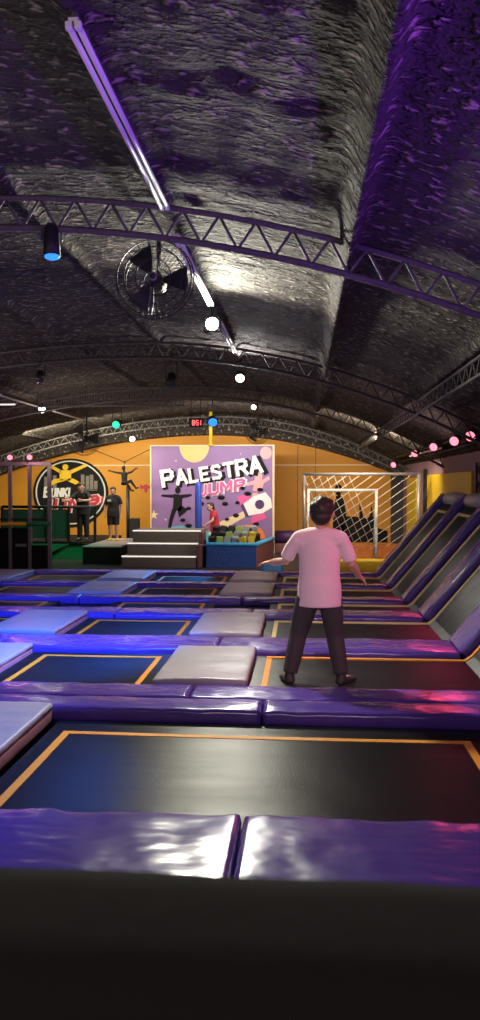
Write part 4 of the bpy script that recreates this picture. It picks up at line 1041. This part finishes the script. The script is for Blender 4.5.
    ball(h, hp_(0, -0.10, 0.16), (0.40, 0.42, 0.39)); ball(h, hp_(0, -0.24, -0.08), (0.33, 0.24, 0.30)); ball(h, hp_(0.08, 0.18, 0.38), (0.28, 0.20, 0.14))
    if hair_long:
        h.chain([hp_(0, -0.30, 0.1), hp_(0, -0.46, -0.2), hp_(0, -0.42, -0.6)], [0.2*head*Hh, 0.16*head*Hh, 0.08*head*Hh], 10)
    else:
        rg = random.Random(2)
        for k in range(70):
            a_ = rg.uniform(0, 6.28); e_ = rg.uniform(0.2, 1.4); c_ = (math.cos(a_)*math.cos(e_)*0.38, -0.10+math.sin(a_)*math.cos(e_)*0.40, 0.16+math.sin(e_)*0.38)
            if c_[1] > 0.2 and c_[2] < 0.3: continue
            q = hp_(*c_); q2 = hp_(c_[0]*1.09, c_[1]*1.07-0.03, c_[2]*1.04-0.05); h.chain([q, q2], [0.06*head*Hh, 0.022*head*Hh], 7)
    remeshed(h, 'hair', mats['hair'], t, voxel*0.9, 2)
    for sx in (-1, 1):
        e = MB(); ball(e, hp_(sx*0.14, 0.345, 0.03), (0.055, 0.03, 0.035)); e.build('eye', M['eye'], bod, smooth=True)
    e = MB(); ball(e, hp_(0, 0.355, -0.24), (0.10, 0.03, 0.025)); e.build('mouth', M['lip'], bod, smooth=True)
    return t

std = dict(head=(0, 0.015, 0.915), shL=(-0.112, 0, 0.795), shR=(0.112, 0, 0.795), hipL=(-0.052, 0, 0.50), hipR=(0.052, 0, 0.50))
def pose(**k): d = dict(std); d.update(k); return d
# boy on the second-row sloped trampoline bed, seen from behind
BX, BY, BH = 0.13, 6.12, 1.46
boy = pose(neck=(0.0, -0.005, 0.815), head=(0.012, 0.0, 0.915), pel=(0, -0.01, 0.50), chest=(0.0, 0.0, 0.71),
           shL=(-0.122, -0.01, 0.785), elL=(-0.185, 0.03, 0.655), wrL=(-0.262, 0.12, 0.640), hdL=(-0.7, 0.55, -0.10), pnL=(0.1, 0.1, -1),
           shR=(0.122, -0.01, 0.785), elR=(0.172, 0.01, 0.645), wrR=(0.215, 0.10, 0.575), hdR=(0.5, 0.6, -0.45), pnR=(-0.4, 0.3, -0.6),
           hipL=(-0.06, -0.01, 0.47), knL=(-0.112, 0.03, 0.262), anL=(-0.160, -0.02, 0.042), toeL=(-0.35, 1, 0),
           hipR=(0.056, -0.01, 0.47), knR=(0.083, 0.03, 0.262), anR=(0.118, -0.03, 0.042), toeR=(0.6, 0.8, 0), hyaw=-0.15)
person((BX, BY, BEDZ), 0, BH, boy, dict(skin=M['skin'], shirt=M['shirt'], legs=M['trousers'], shoe=M['shoe'], hair=M['hair']),
       'person in a pale pink shirt and dark trousers standing on a trampoline, back to camera', head=0.165, voxel=0.0085, sleeves=0.86)
# attendant on the podium, facing the camera
st = pose(elL=(-0.150, 0.0, 0.64), wrL=(-0.150, 0.03, 0.50), elR=(0.150, 0.0, 0.64), wrR=(0.155, 0.03, 0.50), knL=(-0.058, 0.01, 0.275), anL=(-0.07, 0, 0.042), knR=(0.055, 0.01, 0.275), anR=(0.06, 0, 0.042))
p1 = person((-4.66, 18.9, PZ), math.pi, 1.33, st, dict(skin=M['skin'], shirt=M['black_cloth'], legs=M['black_cloth'], shoe=M['yellow'], hair=M['hair']),  # yellow shoe colour stands for the yellow lit floor at the feet
       'person in black shirt and shorts standing on the black podium', head=0.145, voxel=0.011, sleeves=0.8, legwear='short')
m = MB(); m.box(0.03, 0.12, 0.0, 0.02, -0.02, 0.03); b_ = m.build('badge', M['white'], [c for c in p1.children if c.name.startswith('shirt')][0], loc=(0, 0.092, 0.985))
# person leaning on the railing
ln = pose(neck=(0, 0.06, 0.815), head=(0, 0.10, 0.905), chest=(0, 0.035, 0.71), shL=(-0.112, 0.05, 0.79), shR=(0.112, 0.05, 0.79), elL=(-0.17, 0.16, 0.69), wrL=(-0.06, 0.27, 0.69), elR=(0.19, 0.15, 0.69), wrR=(0.24, 0.28, 0.69),
          knL=(-0.058, 0.01, 0.275), anL=(-0.07, 0, 0.042), knR=(0.055, 0.01, 0.275), anR=(0.06, 0, 0.042))
person((-5.42, 18.90, PZ), math.pi, 1.44, ln, dict(skin=M['skin'], shirt=M['black_cloth'], legs=M['black_cloth'], shoe=M['shoe'], hair=M['hair']),
       'person in a dark shirt leaning on the railing by the round logo', head=0.15, voxel=0.011, sleeves=0.7, legwear='long')
# person in red at the foam pit, turned left
rd = pose(neck=(0, 0.05, 0.815), head=(0, 0.10, 0.905), chest=(0, 0.03, 0.71), shL=(-0.112, 0.04, 0.79), shR=(0.112, 0.04, 0.79), elL=(-0.15, 0.10, 0.66), wrL=(-0.12, 0.22, 0.58), elR=(0.15, 0.02, 0.64), wrR=(0.16, 0.10, 0.51),
          knL=(-0.058, 0.03, 0.275), anL=(-0.07, 0, 0.042), knR=(0.055, 0.02, 0.275), anR=(0.06, -0.05, 0.042), hyaw=0.2)
person((-2.16, 19.2, FLOOR), R(112), 1.37, rd, dict(skin=M['skin'], shirt=M['red_cloth'], legs=M['black_cloth'], shoe=M['shoe'], hair=M['hair']),
       'person in a red shirt standing beside the foam pit, turned left', head=0.155, voxel=0.011, sleeves=0.6, legwear='long', hair_long=True)
# black dummy hanging from cables
t = empty('hanging_dummy', (-4.54, 19.6, 1.50), 'black dummy figure with spread arms hanging from cables on the rear wall', 'dummy')
m = MB(); q = 1.0
m.chain([(0, 0, 0.05), (0, 0, 0.25), (0, 0, 0.44), (0, 0, 0.5)], [0.10, 0.11, 0.12, 0.05], 14, flat=[0.7]*4, axis=(1, 0, 0))
m.sphere((-0.03, 0, 0.63), (0.075, 0.08, 0.095)); m.chain([(0, 0, 0.48), (-0.02, 0, 0.58)], [0.04, 0.04])
m.chain([(-0.12, 0, 0.44), (-0.33, 0.0, 0.47), (-0.52, -0.02, 0.52)], [0.045, 0.038, 0.028]); m.chain([(0.12, 0, 0.44), (0.28, -0.03, 0.48), (0.42, -0.05, 0.60)], [0.045, 0.038, 0.028])
m.chain([(-0.06, 0, 0.06), (0.10, -0.20, 0.10), (0.30, -0.16, -0.20)], [0.075, 0.06, 0.035]); m.chain([(0.06, 0, 0.06), (0.26, -0.12, 0.16), (0.46, -0.1, -0.12)], [0.075, 0.06, 0.035])
m.chain([(0.30, -0.16, -0.20), (0.40, -0.2, -0.22)], [0.035, 0.03]); m.chain([(0.46, -0.1, -0.12), (0.56, -0.14, -0.10)], [0.035, 0.03])
for hx, hz, sg in ((-0.52, 0.52, -1), (0.42, 0.60, 1)):
    for k in range(4): m.chain([(hx, -0.03, hz), (hx+sg*0.09, -0.04+0.014*k, hz+0.02+0.022*(k-1.5))], [0.014, 0.009], 6)
    m.chain([(hx, -0.03, hz), (hx+sg*0.03, -0.06, hz+0.06)], [0.014, 0.01], 6)
remeshed(m, 'figure', M['black'], t, 0.012, 3)
m = MB(); m.tube((0, 0.05, 0.45), (0, 0.05, 0.86), 0.010); m.build('strap', M['black_steel'], t)
m = MB(); m.tube((0, 0.05, 0.86), (-2.37, 3.52, 1.57), 0.012); m.tube((0, 0.05, 0.86), (0.35, 3.52, 1.53), 0.012); m.build('cable', M['black_steel'], t)
m = MB(); m.sphere((0, 0.05, 0.86), 0.045, 10, 6); m.build('pulley', M['black_steel'], t, smooth=True)
t.scale = (0.68, 0.68, 0.68)
